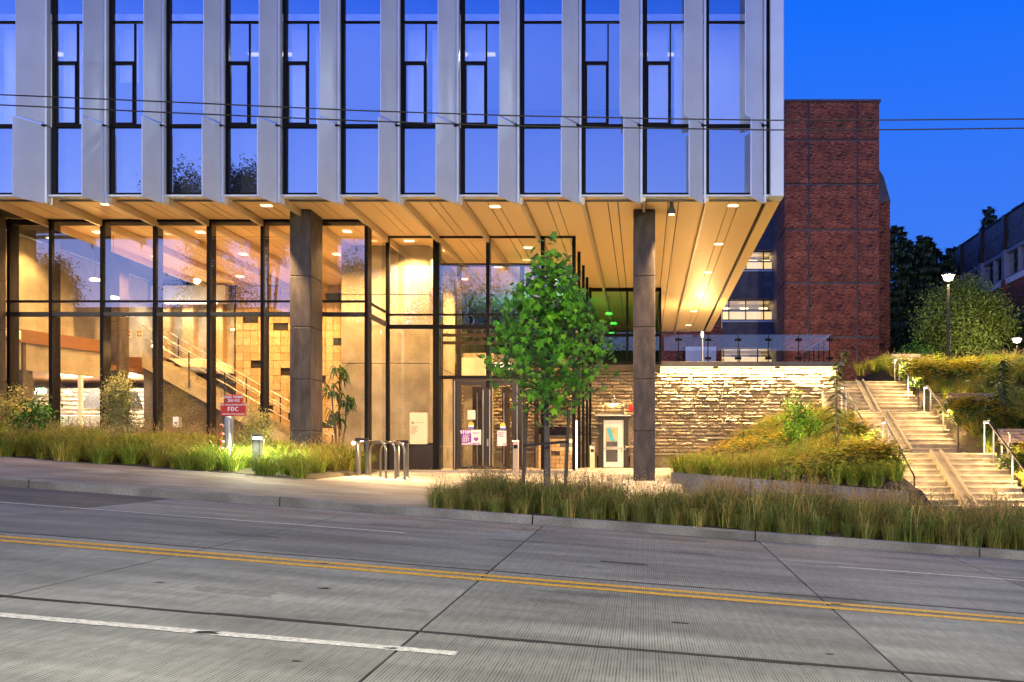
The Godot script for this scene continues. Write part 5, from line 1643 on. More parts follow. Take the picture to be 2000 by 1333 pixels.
	var laurel := [Color(0.05, 0.14, 0.02), Color(0.09, 0.20, 0.03), Color(0.03, 0.09, 0.015)]
	var q := func(px: float, z: float) -> Vector3:
		var x := PX(px, z)
		return Vector3(x, planter_y(x, z), -z)
	shrub("tall olive shrub with feathery top before the cafe window", q.call(232, 26.6), Vector3(0.78, 1.12, 0.6), 7500, 0.065, olive, "shrub", 0.8)
	shrub("small sparse shrub tucked behind the tall olive shrub", q.call(276, 27.2), Vector3(0.38, 0.42, 0.35), 1600, 0.06, [Color(0.07, 0.09, 0.03), Color(0.11, 0.11, 0.04)], "shrub", 0.3)
	shrub("rounded olive shrub behind the red sign and path light", q.call(500, 25.9), Vector3(0.62, 0.78, 0.5), 5500, 0.055, olive, "shrub", 0.5)
	shrub("pale yellow shrub at the far end of the bed", q.call(18, 26.3), Vector3(0.7, 0.8, 0.5), 4800, 0.06, [Color(0.45, 0.37, 0.11), Color(0.32, 0.30, 0.08)], "shrub", 0.3)
	shrub("glossy bright green laurel in front of the pale yellow shrub", q.call(66, 24.9), Vector3(0.6, 0.62, 0.4), 1000, 0.13, laurel, "shrub", 0.1, 0.5)
	# mound shrubs and saplings
	var mq := func(px: float, z: float) -> Vector3:
		var x := PX(px, z)
		return Vector3(x, mound_y(x, z), -z)
	var st: Node3D = shrub("leafy green multi-stemmed sapling before the stone wall", mq.call(1562, 31.0), Vector3(0.58, 0.95, 0.5), 1500, 0.12, [Color(0.10, 0.26, 0.02), Color(0.16, 0.34, 0.03), Color(0.05, 0.12, 0.02)], "sapling", -0.2, 0.35)
	st.set_meta("category", "young tree")
	shrub("dark low bush at the stone wall by the ledge", mq.call(1450, 34.0), Vector3(0.35, 0.6, 0.3), 700, 0.06, [Color(0.04, 0.08, 0.02), Color(0.08, 0.11, 0.03)])
	shrub("grey green cushion plant beside the low retaining wall", mq.call(1545, 26.6), Vector3(0.42, 0.2, 0.3), 700, 0.05, [Color(0.09, 0.13, 0.08), Color(0.14, 0.17, 0.09)])
	shrub("pale domed shrub behind the yellow flowers of the mound", mq.call(1575, 29.0), Vector3(0.6, 0.3, 0.4), 1000, 0.05, [Color(0.22, 0.19, 0.10), Color(0.16, 0.16, 0.07)])
	shrub("dark cushion of leaves on the mound near the lower handrail", mq.call(1680, 27.2), Vector3(0.5, 0.25, 0.4), 800, 0.06, [Color(0.05, 0.09, 0.03), Color(0.10, 0.13, 0.04)])
	young_fir("slim young fir with a bent tip at the end of the stone wall", mq.call(1634, 30.0), 3.1, 0.85, 0.0)
	var hq := func(px: float, z: float) -> Vector3:
		var x := PX(px, z)
		return Vector3(x, hill_y(x, z), -z)
	young_fir("staked young fir among the benches on the bank", hq.call(1958, 34.0), 2.3, 1.15, 1.0)
	for t in [[1945.0, 35.0, 0.9, 0.45, "dark broad shrub behind the lower bench"], [1905.0, 33.5, 0.7, 0.4, "dark shrub between the two benches"], [1985.0, 36.0, 0.8, 0.5, "deep green shrub under the staked fir"], [1832.0, 44.0, 0.45, 0.5, "bright leafy shrub at the foot of the tall lamp post"]]:
		var cols := [Color(0.05, 0.10, 0.02), Color(0.08, 0.13, 0.03)] if t[0] != 1832.0 else [Color(0.2, 0.26, 0.04), Color(0.14, 0.2, 0.03)]
		shrub(t[4], hq.call(t[0], t[1]), Vector3(t[2], t[3], 0.6), 1100, 0.08, cols, "shrub", 0.1, 0.35)
	shrub("rounded evergreen behind the lit timber seat at the top of the steps", hq.call(1792, 52.0) + Vector3(0, 0.2, 0), Vector3(1.3, 0.85, 1.0), 2500, 0.10, [Color(0.03, 0.12, 0.02), Color(0.05, 0.16, 0.03)])
	street_tree()
	# plant inside the lobby
	var dp := thing("potted_dracaena", "tall leafy potted plant inside the glass beside the concrete column", "plant", P(662, 880, 29.6))
	var pot := Shape.new()
	var pb := Vector3(PX(662, 29.6), EYE - 0.32, -29.6)
	pot.lathe(pb, [[0.0, 0.0], [0.22, 0.0], [0.28, 0.5], [0.26, 0.52], [0.24, 0.46], [0.0, 0.46]], 18)
	put(dp, "pot", pot, M.white)
	var leaf := Shape.new()
	for c in [[0.05, 2.75, 0.1], [-0.22, 2.3, 0.0], [0.2, 1.95, -0.1], [-0.05, 1.5, 0.15]]:
		var tip := pb + Vector3(c[0], c[1], c[2])
		var s := Shape.new()
		s.tube([pb + Vector3(c[0] * 0.2, 0.45, 0), pb + Vector3(c[0] * 0.7, c[1] * 0.6, c[2]), tip], 0.03, 0.018, 7)
		put(dp, "stem", s, M.bark)
		for i in 34:
			var a := rng.randf() * TAU
			var d := Vector3(cos(a), 0, sin(a))
			var side := Vector3(-d.z, 0, d.x) * 0.035
			var L := rng.randf_range(0.35, 0.55)
			var p0 := tip + Vector3.UP * rng.randf_range(-0.25, 0.1)
			var p1 := p0 + d * L * 0.5 + Vector3.UP * L * rng.randf_range(0.1, 0.5)
			var p2 := p0 + d * L * 0.85 - Vector3.UP * L * rng.randf_range(0.1, 0.8)
			leaf.tint = Color(0.04, 0.10, 0.025) * rng.randf_range(0.6, 1.5)
			leaf.flat(p0 - side * 0.4, p0 + side * 0.4, p1 + side); leaf.flat(p0 - side * 0.4, p1 + side, p1 - side); leaf.flat(p1 - side, p1 + side, p2)
	put(dp, "foliage", leaf, M.leaf)

func young_fir(label: String, at: Vector3, h: float, w: float, lean: float) -> void:
	var t := thing("young_fir", label, "young tree", at)
	var s := Shape.new()
	var top := at + Vector3(0.28 - lean * 0.2, h, 0.0)
	s.tube([at, at + Vector3(0, h * 0.5, 0), at + Vector3(0.02, h * 0.8, 0), top], 0.045, 0.008, 8)
	put(t, "trunk", s, M.bark)
	var f := Shape.new()
	var n := 64
	for i in n:
		var k := i / float(n)
		var y := lerpf(0.10, 1.0, k)
		var c := at + Vector3((0.02 + (0.26 - lean * 0.2) * maxf(0, y - 0.8) * 5.0) if y > 0.8 else 0.01, h * y, 0)
		var L := w * (1.05 - y) * rng.randf_range(0.5, 1.1) + 0.1
		var a := i * 2.4 + rng.randf()
		var d := Vector3(cos(a), rng.randf_range(-0.25, 0.15), sin(a))
		for m in 60:
			var u := (m + 0.5) / 60.0
			var p: Vector3 = c + d * L * u + Vector3.DOWN * 0.12 * u * u
			f.tint = Color(0.055, 0.10, 0.035) * rng.randf_range(0.6, 1.5)
			for sd in [-1.0, 1.0]:
				var e: Vector3 = (Vector3(-d.z, 0, d.x) * sd + d * 0.6 + Vector3(0, rng.randf_range(-0.5, 0.2), 0)) * 0.055 * (1.1 - u * 0.5)
				f.tri(p, p + e + Vector3.UP * 0.006, p + e - Vector3.UP * 0.006 + d * 0.012, Vector3.UP, Vector3.UP, Vector3.UP)
	put(t, "foliage", f, M.leaf)
	var sk := Shape.new()
	sk.tube([at + Vector3(0.1, -0.1, 0.12), at + Vector3(-0.06 - lean * 0.15, 1.55, 0.1)], 0.035, 0.03, 7)
	put(t, "stake", sk, M.stake)

func maple_leaf(size: float) -> ArrayMesh:
	var s := Shape.new()
	var rim := []
	var r := [0.30, 0.55, 0.42, 0.72, 0.48, 0.95, 0.48, 0.72, 0.42, 0.55, 0.30]
	for i in r.size():
		var a := lerpf(-2.5, 2.5, i / 10.0)
		var k: float = r[i] * size * rng.randf_range(0.92, 1.08)
		rim.append(Vector3(sin(a) * k, cos(a) * k, -0.18 * absf(sin(a)) * k - 0.25 * maxf(0, cos(a)) * k * k / size))
	s.tint = Color(1, 1, 1)
	var c := Vector3(0, -0.02, 0.02)
	for i in rim.size() - 1: s.flat(c, rim[i + 1], rim[i])
	return s.mesh()

func street_tree() -> void:
	var z := 19.5
	var x := PX(1067, z)
	var at := Vector3(x, walk_y(x, z) - 0.05, -z)
	var t := thing("street_tree", "young broad-leaved street tree with dense bright green crown, tied to two stakes", "tree", at)
	var s := Shape.new()
	var head := P(1067, 800, z)
	s.tube([at, at.lerp(head, 0.5) + Vector3(0.02, 0, 0), head, P(1072, 700, z), P(1070, 560, z), P(1068, 500, z)], 0.075, 0.012, 10)
	put(t, "trunk", s, M.bark)
	var tips := []
	for i in 30:
		var k := i / 30.0
		var p := P(1069 + rng.randf_range(-3, 3), lerpf(812, 520, k), z)
		var a := i * 2.399
		var L := lerpf(1.0, 0.45, k) * rng.randf_range(0.7, 1.1)
		var e := p + Vector3(cos(a) * L, L * rng.randf_range(0.35, 0.75), sin(a) * L)
		var mid := p.lerp(e, 0.5) + Vector3(0, -0.05, 0)
		s = Shape.new()
		s.tube([p, mid, e], 0.02 - 0.01 * k, 0.005, 5)
		put(t, "branch", s, M.bark)
		for q in 5: tips.append(p.lerp(e, 0.35 + 0.16 * q))
	var kinds := []
	for i in 6: kinds.append(maple_leaf(0.125))
	var mats := []
	for c in [[0.075, 0.25, 0.006], [0.12, 0.35, 0.008], [0.035, 0.13, 0.006], [0.21, 0.45, 0.014]]:
		var m := leafy(c[0], c[1], c[2], 0.45)
		m.vertex_color_use_as_albedo = false
		mats.append(m)
	var hole := FastNoiseLite.new()
	hole.seed = 3; hole.frequency = 1.7; hole.fractal_octaves = 2
	var c0 := P(1074, 655, z)
	var place := func(outer: bool) -> Transform3D:
		var p: Vector3
		while true:
			var d := Vector3(rng.randfn(), rng.randfn(), rng.randfn()).normalized()
			var k := rng.randf_range(0.8, 1.06) * (1.0 if rng.randf() < 0.85 else 1.12) if outer else pow(rng.randf(), 0.45) * 0.95
			var w := 1.0 + 0.22 * sin(d.x * 3.0 + d.y * 4.0) * cos(d.z * 3.0)
			var taper := (1.10 - 0.38 * clampf(d.y * k + 0.2, 0.0, 1.3)) * (1.0 - 0.22 * clampf(-d.y * k - 0.25, 0.0, 1.0))
			p = c0 + Vector3(d.x * 1.08 * taper * w, d.y * 1.68, d.z * 1.0 * taper * w) * k
			var ok := hole.get_noise_3dv(p) > -0.22
			for h in [[995.0, 760.0, 22.0], [1165.0, 540.0, 24.0], [1010.0, 520.0, 26.0], [1185.0, 790.0, 30.0]]:
				var hp := P(h[0], h[1], z)
				if Vector2(p.x - hp.x, p.y - hp.y).length() < h[2] * z / 2000.0: ok = false
			if p.y < P(0, 835, z).y: ok = false
			if ok: break
		var out := (p - c0 + Vector3(0, -0.4, 0)).normalized()
		var dir := (out + Vector3(rng.randfn(), rng.randfn() + 0.5, rng.randfn()) * 0.6).normalized()
		var upv := (Vector3.DOWN + Vector3(rng.randfn(), rng.randfn(), rng.randfn()) * 0.55).normalized()
		var xx := upv.cross(dir).normalized()
		var yy := dir.cross(xx).normalized()
		return Transform3D(Basis(xx, yy, dir).scaled(Vector3.ONE * rng.randf_range(0.55, 1.25)), p)
	for i in 300:
		put(t, "leaf", kinds[rng.randi() % 6], mats[rng.randi() % 4], place.call(rng.randf() < 0.75))
	for k in 3:
		var mi := MultiMeshInstance3D.new()
		mi.name = numbered(t, "inner_leaves")
		var mm := MultiMesh.new()
		mm.transform_format = MultiMesh.TRANSFORM_3D
		mm.mesh = kinds[k]
		mm.instance_count = 620
		for i in 620:
			var xf: Transform3D = place.call(i % 4 == 0)
			mm.set_instance_transform(i, Transform3D(Basis(), -t.position) * xf)
		mi.multimesh = mm
		mi.material_override = mats[k]
		mi.set_meta("kind", "stuff")
		t.add_child(mi, true)
	for e in [[1029.0, 790.0, 1019.0, 19.35, "wooden stake on the entrance-door side of the street tree"], [1111.0, 800.0, 1102.0, 19.3, "wooden stake on the stone-wall side of the street tree"]]:
		var st := Shape.new()
		var b0 := Vector3(PX(e[2], e[3]), at.y - 0.1, -e[3])
		st.tube([b0, P(e[0], e[1], e[3])], 0.036, 0.034, 9)
		one("tree_stake", st, M.stake, e[4], "stake", "stakes of the street tree")
	var tie := Shape.new()
	tie.bar(P(1021, 871, 19.28), P(1110, 863, 19.24), 0.012, 0.05)
	put(t, "tie_strap", tie, M.black)

func broad_tree(label: String, at: Vector3, trunk_h: float, c: Vector3, rad: Vector3, leaves: int, size: float, cols: Array, clumps := 60, clump_r := 0.4, m: Material = null) -> void:
	var t := thing("broadleaf_tree", label, "tree", at)
	var s := Shape.new()
	s.tube([at, at.lerp(c, 0.5), c], 0.025 * rad.y + 0.1, 0.05, 8)
	put(t, "trunk", s, M.bark)
	for i in 6:
		s = Shape.new()
		var a := TAU * i / 6.0
		s.tube([at + (c - at) * 0.4, c + Vector3(cos(a) * rad.x * 0.6, rad.y * 0.2, sin(a) * rad.z * 0.6)], 0.09, 0.02, 6)
		put(t, "limb", s, M.bark)
	put(t, "crown", leaf_cloud(c, rad, clumps, leaves, size, cols, clump_r, 0.35), M.dark_leaf if m == null else m)

func conifer(label: String, at: Vector3, h: float, w: float, tops := 1, first := 0.08) -> void:
	var t := thing("conifer_tree", label, "tree", at)
	for k in tops:
		var off := Vector3((k - (tops - 1) * 0.5) * w * 0.35, 0, -k * 0.8)
		var hh := h * (1.0 - 0.04 * (k % 2))
		var s := Shape.new()
		s.tube([at + off * 0.3, at + off + Vector3(0, hh, 0)], 0.4, 0.03, 8)
		put(t, "trunk", s, M.bark)
		var f := Shape.new()
		var n := int(150 * (1.0 - first))
		for i in n:
			var u := lerpf(first, 0.995, pow(i / float(n), 0.85))
			var L := w * pow(1.01 - u, 0.85) * rng.randf_range(0.55, 1.15) + 0.2
			var a := i * 2.4 + rng.randf() * 0.8
			var d := Vector3(cos(a), rng.randf_range(-0.02, 0.22), sin(a))
			var sd := Vector3(-d.z, 0, d.x)
			var c := at + off + Vector3(0, hh * u, 0)
			var m := int(16 + L * 26)
			for j in m:
				var v := pow((j + rng.randf()) / m, 0.7)
				var half := L * 0.32 * sin(PI * clampf(v * 0.9 + 0.08, 0, 1))
				var p := c + d * L * v + sd * rng.randf_range(-half, half) + Vector3(0, -0.22 * L * v * v + rng.randf_range(-0.10, 0.08), 0)
				f.tint = Color(0.10, 0.16, 0.10) * rng.randf_range(0.55, 1.5)
				var sz := rng.randf_range(0.3, 0.6)
				var e := (d * rng.randf_range(0.3, 1.0) + sd * rng.randf_range(-0.9, 0.9) + Vector3(0, rng.randf_range(-0.5, 0.15), 0)).normalized() * sz
				var g := e.cross(Vector3.UP).normalized() * sz * 0.30
				var nw := (d * 0.8 + Vector3(rng.randfn() * 0.3, 0.5, 0.3)).normalized()
				f.tri(p - g, p + g, p + e, nw, nw, nw)
				f.tri(p + e * 0.2 - Vector3(0, 0.02, 0), p + e * 0.5, p + e * 0.3 + Vector3(rng.randfn() * 0.05, -sz * 0.8, rng.randfn() * 0.05), d, d, d)
		put(t, "crown", f, M.dark_leaf)

func far_trees() -> void:
	var gy := EYE + 3.6
	var pt := func(px: float, z: float) -> Vector3: return Vector3(PX(px, z), gy, -z)
	conifer("tall dark cedar with twin tips beside the brick tower", pt.call(1780, 88.0), PY(440, 88.0) - gy, 7.0, 2)
	conifer("wide dark cedar between tower and brick hall", pt.call(1838, 92.0), PY(462, 92.0) - gy, 8.0, 2, 0.05)
	conifer("cedar top with flat boughs rising behind the brick hall roof", pt.call(1932, 112.0), PY(402, 112.0) - gy, 6.0, 1, 0.55)
	broad_tree("round dense evergreen tree behind the tall lamp post", pt.call(1880, 62.0), 3.0, P(1880, 632, 62.0), Vector3(2.5, 2.75, 2.2), 30000, 0.2, [Color(0.13, 0.19, 0.04), Color(0.18, 0.24, 0.05), Color(0.09, 0.13, 0.035)], 150, 0.36)
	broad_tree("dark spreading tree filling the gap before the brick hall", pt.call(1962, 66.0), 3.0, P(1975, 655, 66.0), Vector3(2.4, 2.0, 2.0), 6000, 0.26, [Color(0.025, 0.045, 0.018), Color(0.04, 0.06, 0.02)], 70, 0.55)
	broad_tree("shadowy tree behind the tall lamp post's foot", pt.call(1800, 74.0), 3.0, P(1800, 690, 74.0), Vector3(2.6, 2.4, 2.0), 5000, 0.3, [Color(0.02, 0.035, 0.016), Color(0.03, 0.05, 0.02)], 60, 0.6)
	for i in 5:
		var px: float = [1755.0, 1835.0, 1890.0, 1945.0, 1995.0][i]
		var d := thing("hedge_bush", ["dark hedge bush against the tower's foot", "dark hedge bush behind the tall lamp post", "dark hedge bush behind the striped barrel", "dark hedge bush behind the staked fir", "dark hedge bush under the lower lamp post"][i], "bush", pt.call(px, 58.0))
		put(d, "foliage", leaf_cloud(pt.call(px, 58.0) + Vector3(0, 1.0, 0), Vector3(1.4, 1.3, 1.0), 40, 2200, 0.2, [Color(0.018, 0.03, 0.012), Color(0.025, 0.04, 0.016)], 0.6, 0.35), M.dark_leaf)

# ---- street furniture, signs and lamps ----------------------------------------------------------------------------
func text_bars(root: Node3D, x0: float, x1: float, y: float, z: float, rows: int, gap: float, m: Material, seed_shift := 0) -> void:
	for r in rows:
		put(root, "text_line", bx(Vector3(x0, y - r * gap - gap * 0.18, z), Vector3(lerpf(x0, x1, [1.0, 0.8, 0.92, 0.6][(r + seed_shift) % 4]), y - r * gap + gap * 0.18, z + 0.003)), m)

func street_furniture() -> void:
	# fire department sign and standpipe
	var z := 25.0
	var base := Vector3(PX(449, z), planter_y(PX(449, z), z), -z)
	var sg := thing("fire_sign", "red fire pump and FDC sign plates with white lettering on a thin post", "sign", base + Vector3(0.08, 0, 0))
	put(sg, "post", bx(Vector3(PX(453, z) - 0.03, base.y - 0.2, -z - 0.03), Vector3(PX(453, z) + 0.03, PY(775, z), -z - 0.06)), M.steel)
	put(sg, "upper_plate", cb(Vector3(PX(439.5, z), PY(789, z), -z), Vector3(PX(473, z), PY(771.5, z), -z - 0.02), 0.005), M.red)
	put(sg, "lower_plate", cb(Vector3(PX(430.5, z), PY(812.5, z), -z + 0.015), Vector3(PX(480, z), PY(788, z), -z - 0.005), 0.005), M.red)
	var cx := PX(456, z)
	lettering(sg, "FIRE PUMP", Vector3(cx, PY(776.2, z), -z + 0.004), 0.062, M.white)
	lettering(sg, "209 PSI", Vector3(cx, PY(783.2, z), -z + 0.004), 0.062, M.white)
	lettering(sg, "HRC POPULATION HEALTH", Vector3(cx, PY(791.3, z), -z + 0.019), 0.036, M.white)
	lettering(sg, "FDC", Vector3(PX(455, z), PY(799.6, z), -z + 0.019), 0.105, M.white)
	lettering(sg, "FIRE AUTO SPRK STANDPIPE", Vector3(cx, PY(809.3, z), -z + 0.019), 0.03, M.white)
	var pz := 24.8
	var pc := Vector3(PX(446.5, pz), base.y, -pz)
	var sp := thing("standpipe", "round topped grey standpipe with red caps standing under the fire sign", "standpipe", pc)
	var s := Shape.new()
	var ht := PY(813, pz) - pc.y
	s.lathe(pc, [[0.1, -0.1], [0.1, ht - 0.08], [0.085, ht - 0.03], [0.05, ht - 0.005], [0.0, ht]], 20)
	put(sp, "pipe", s, M.steel)
	for py in [833.0, 848.5, 863.0, 876.0]:
		s = Shape.new()
		var c := Vector3(pc.x - 0.07, PY(py, pz), pc.z + 0.02)
		s.tube([c, c + Vector3(-0.07, 0, 0.05)], 0.042, 0.042, 10)
		put(sp, "inlet", s, M.steel)
		s = Shape.new()
		s.tube([c + Vector3(-0.072, 0, 0.052), c + Vector3(-0.11, 0, 0.08)], 0.055, 0.05, 12)
		put(sp, "cap", s, M.red)
	# path light
	var bz := 24.2
	var bp := Vector3(PX(502.5, bz), planter_y(PX(502.5, bz), bz), -bz)
	var bo := thing("path_light", "dark square bollard light with a glowing white band in the grass", "bollard", bp)
	var bt := PY(848, bz)
	put(bo, "shaft", cb(Vector3(bp.x - 0.095, bp.y - 0.1, bp.z - 0.09), Vector3(bp.x + 0.095, bt - 0.135, bp.z + 0.09), 0.012), M.grey_paint)
	put(bo, "light_band", bx(Vector3(bp.x - 0.085, bt - 0.133, bp.z - 0.08), Vector3(bp.x + 0.085, bt - 0.075, bp.z + 0.08)), M.lit_white)
	put(bo, "cap", cb(Vector3(bp.x - 0.097, bt - 0.073, bp.z - 0.092), Vector3(bp.x + 0.097, bt, bp.z + 0.092), 0.012), M.grey_paint)
	for d in [Vector3(-0.16, 0, 0.02), Vector3(0.16, 0, 0.02), Vector3(0, 0, 0.16), Vector3(0, 0, -0.16)]:
		spot(bo, Vector3(bp.x, bt - 0.10, bp.z) + d, Vector3(bp.x, bt - 0.6, bp.z) + d * 4.0, 9.0, lin(0.95, 1.0, 0.62), 70.0, 0.05, 0.9)
	# cycle stands
	var labels := ["first cycle hoop beside the planted bed", "middle cycle hoop between the two others", "third cycle hoop before the dark entrance plinth"]
	for i in 3:
		var a := Vector3(PX([702.5, 723.0, 743.0][i], 25.75), 0, -25.75); var c := Vector3(PX([753.5, 772.0, 790.0][i], 25.2), 0, -25.2)
		a.y = plaza_y(a.x, 25.75); c.y = plaza_y(c.x, 25.2)
		var h := 0.86
		var r := 0.24
		var d := Vector3(c.x - a.x, 0, c.z - a.z)
		var u := d.normalized()
		var path := [a, a + Vector3(0, h - r, 0)]
		for k in 5: path.append(a + Vector3(0, h - r, 0) + u * (r - r * cos(PI / 2 * (k + 1) / 5.0)) + Vector3(0, r * sin(PI / 2 * (k + 1) / 5.0), 0))
		var top := Vector3(c.x, a.y, c.z)
		for k in 6: path.append(top + Vector3(0, h - r, 0) - u * (r - r * sin(PI / 2 * k / 5.0)) + Vector3(0, r * cos(PI / 2 * k / 5.0), 0))
		path.append(c)
		var o := thing("cycle_hoop", "bent steel tube: " + labels[i], "bike rack", a, "cycle hoops by the entrance")
		s = Shape.new()
		s.tube(path, 0.028, -1, 10)
		put(o, "tube", s, M.rack)
		for q in [a, c]:
			var f := Shape.new()
			f.lathe(q, [[0.07, 0.0], [0.07, 0.012], [0.0, 0.014]], 12)
			put(o, "foot_plate", f, M.rack)
	for e in [[697.0, 717.5, 25.4, 856.0, "lit steel frame post beside the bed at the cycle hoops"], [777.0, 796.0, 25.7, 860.5, "lit steel frame post nearer the entrance at the cycle hoops"]]:
		var zz: float = e[2]
		var x0 := PX(e[0], zz); var x1 := PX(e[1], zz)
		var y0 := plaza_y(x0, zz); var yt := PY(e[3], zz)
		var o := thing("lit_frame", e[4], "lamp post", Vector3(x0, y0, -zz), "lit frames by the cycle hoops")
		put(o, "upright", bx(Vector3(x0 - 0.02, y0, -zz - 0.06), Vector3(x0 + 0.03, yt - 0.07, -zz + 0.06)), M.rack)
		put(o, "upright", bx(Vector3(x1 - 0.03, y0, -zz - 0.06), Vector3(x1 + 0.02, yt - 0.07, -zz + 0.06)), M.rack)
		put(o, "head", cb(Vector3(x0 - 0.025, yt - 0.07, -zz - 0.065), Vector3(x1 + 0.025, yt, -zz + 0.065), 0.006), M.bronze)
		put(o, "foot", cb(Vector3(x0 - 0.06, y0 - 0.02, -zz - 0.08), Vector3(x1 + 0.06, y0 + 0.02, -zz + 0.08), 0.006), M.steel)
		var m := Vector3((x0 + x1) / 2, yt - 0.08, -zz + 0.03)
		put(o, "lamp", bx(m - Vector3(0.03, 0.012, 0.03), m + Vector3(0.03, 0.009, 0.03)), M.lit_white)
		spot(o, m - Vector3(0, 0.03, 0), m - Vector3(0, 1, -0.25), 9.0, HALO, 75.0, 0.03, 0.8)
	# door push posts
	for e in [[1007.5, 27.5, 862.0, "slim post with red-lit button before the entrance doors"], [1157.0, 33.0, 871.5, "slim post with red-lit button near the side door in the stone wall"]]:
		var zz: float = e[1]
		var x := PX(e[0], zz); var y0 := plaza_y(x, zz); var yt := PY(e[2], zz)
		var o := thing("button_post", e[3], "post", Vector3(x, y0, -zz), "door button posts")
		put(o, "post", cb(Vector3(x - 0.075, y0, -zz - 0.06), Vector3(x + 0.075, yt - 0.02, -zz + 0.06), 0.008), M.beam)
		put(o, "button", cb(Vector3(x - 0.055, yt - 0.20, -zz + 0.062), Vector3(x + 0.055, yt - 0.10, -zz + 0.075), 0.006), M.black)
		put(o, "signal_light", bx(Vector3(x - 0.05, yt - 0.09, -zz + 0.062), Vector3(x + 0.05, yt - 0.05, -zz + 0.07)), glow(Color(1, 0.1, 0.05), 1.6))
		put(o, "cap", cb(Vector3(x - 0.085, yt - 0.02, -zz - 0.07), Vector3(x + 0.085, yt + 0.01, -zz + 0.07), 0.006), M.steel)
	posters()
	# wires over the street
	for e in [[[[0, 185], [350, 200], [700, 216], [1000, 226], [1300, 232], [1500, 235], [1750, 234.5], [2000, 232.5]], "upper of two trolley wires over the street"], [[[0, 205], [350, 221], [700, 236], [1000, 246], [1300, 251], [1500, 254], [1750, 253.5], [2000, 250.5]], "lower of two trolley wires over the street"]]:
		var pts := []
		var k: Array = e[0]
		pts.append(P(-900, k[0][1] - 50, 13.0))
		for q in k: pts.append(P(q[0], q[1], 13.0))
		pts.append(P(2900, k[-1][1] - 14, 13.0))
		s = Shape.new()
		s.tube(pts, 0.0085, -1, 6)
		one("trolley_wire", s, M.black, e[1], "wire", "trolley wires")
	# tall lamps on the hill
	for e in [[1853.0, 540.0, 43.5, "tall lamp post with a bright head before the round evergreen"], [1987.0, 663.0, 56.0, "smaller looking lamp post farther off beyond the bank, close to the brick hall"]]:
		var tp := P(e[0], e[1], e[2])
		var y0 := hill_y(tp.x, e[2])
		var o := thing("lamp_post", e[3], "lamp post", Vector3(tp.x, y0, tp.z), "lamp posts on the hill")
		s = Shape.new()
		s.tube([Vector3(tp.x, y0 - 0.3, tp.z), tp + Vector3(0, -0.35, 0)], 0.085, 0.055, 10)
		put(o, "post", s, M.bronze)
		s = Shape.new()
		s.lathe(tp, [[0.25, 0.03], [0.29, 0.05], [0.28, 0.10], [0.10, 0.16], [0.0, 0.17]], 16)
		put(o, "lamp_head", s, M.bronze)
		s = Shape.new()
		s.lathe(tp + Vector3(0, -0.02, 0), [[0.0, -0.10], [0.20, -0.08], [0.235, 0.0], [0.2, 0.06], [0.0, 0.07]], 14)
		s = Shape.new()
		s.lathe(tp, [[0.0, -0.22], [0.17, -0.17], [0.23, 0.0], [0.2, 0.04], [0.0, 0.045]], 14)
		put(o, "lamp_glass", s, M.lit_white)
		omni(o, tp + Vector3(0, -0.07, 0), 150.0 if e[2] < 50.0 else 45.0, lin(1.0, 0.78, 0.36), 0.18)
	# benches
	for e in [[1852.0, 1942.0, 36.0, 768.0, "grey slatted bench on the bank beside the middle flight"], [1950.0, 2032.0, 31.0, 838.0, "grey slatted bench lower on the bank beside the lower flight"]]:
		var zz: float = e[2]
		var x0 := PX(e[0], zz); var x1 := PX(e[1], zz); var yt := PY(e[3], zz)
		var y0 := yt - 0.84
		var o := thing("garden_bench", e[4], "bench", Vector3(x0, y0, -zz), "benches on the bank")
		for k in 4:
			put(o, "back_slat", cb(Vector3(x0, yt - 0.095 * (k + 1) + 0.01, -zz - 0.04 + 0.012 * k), Vector3(x1, yt - 0.095 * k, -zz - 0.01 + 0.012 * k), 0.006), M.grey_wood)
		for k in 5:
			put(o, "seat_slat", cb(Vector3(x0, y0 + 0.41, -zz + 0.05 + 0.095 * k), Vector3(x1, y0 + 0.44, -zz + 0.135 + 0.095 * k), 0.006), M.grey_wood)
		for xx in [x0 + 0.12, x1 - 0.12]:
			s = Shape.new()
			s.bar(Vector3(xx, y0 - 0.2, -zz - 0.02), Vector3(xx, yt - 0.03, -zz - 0.055), 0.05, 0.04, Vector3.BACK)
			s.bar(Vector3(xx, y0 + 0.38, -zz), Vector3(xx, y0 + 0.38, -zz + 0.54), 0.05, 0.04)
			s.bar(Vector3(xx, y0 - 0.2, -zz + 0.5), Vector3(xx, y0 + 0.38, -zz + 0.5), 0.05, 0.04, Vector3.BACK)
			put(o, "leg_frame", s, M.steel)
		for xx in [x0 + 0.18, (x0 + x1) / 2]:
			s = Shape.new()
			s.tube([Vector3(xx, y0 + 0.44, -zz + 0.5), Vector3(xx, y0 + 0.64, -zz + 0.5), Vector3(xx, y0 + 0.7, -zz + 0.42), Vector3(xx, y0 + 0.7, -zz + 0.05)], 0.02)
			put(o, "arm_rest", s, M.steel)
	var zz := 46.0
	var tt := thing("timber_seat", "cantilevered timber slab seat with a glowing zigzag support at the head of the steps", "bench", P(1770, 715, zz))
	put(tt, "slab", cb(P(1741, 700, zz), P(1799, 692, zz) + Vector3(0, 0, -0.9), 0.02), M.grey_wood)
	s = Shape.new()
	s.bar(P(1752, 701.5, zz) + Vector3(0, 0, 0.02), P(1781, 701.5, zz) + Vector3(0, 0, 0.02), 0.05, 0.05)
	s.bar(P(1781, 701.5, zz), P(1760, 711, zz), 0.05, 0.05)
	put(tt, "lit_support", s, glow(lin(1.0, 0.55, 0.15), 2.2))
	omni(tt, P(1766, 706, zz) + Vector3(0, 0, -0.4), 1.5, HALO, 0.1)
	put(tt, "leg", bx(P(1746, 725, zz), P(1749, 700, zz) + Vector3(0, 0, -0.3)), M.steel)
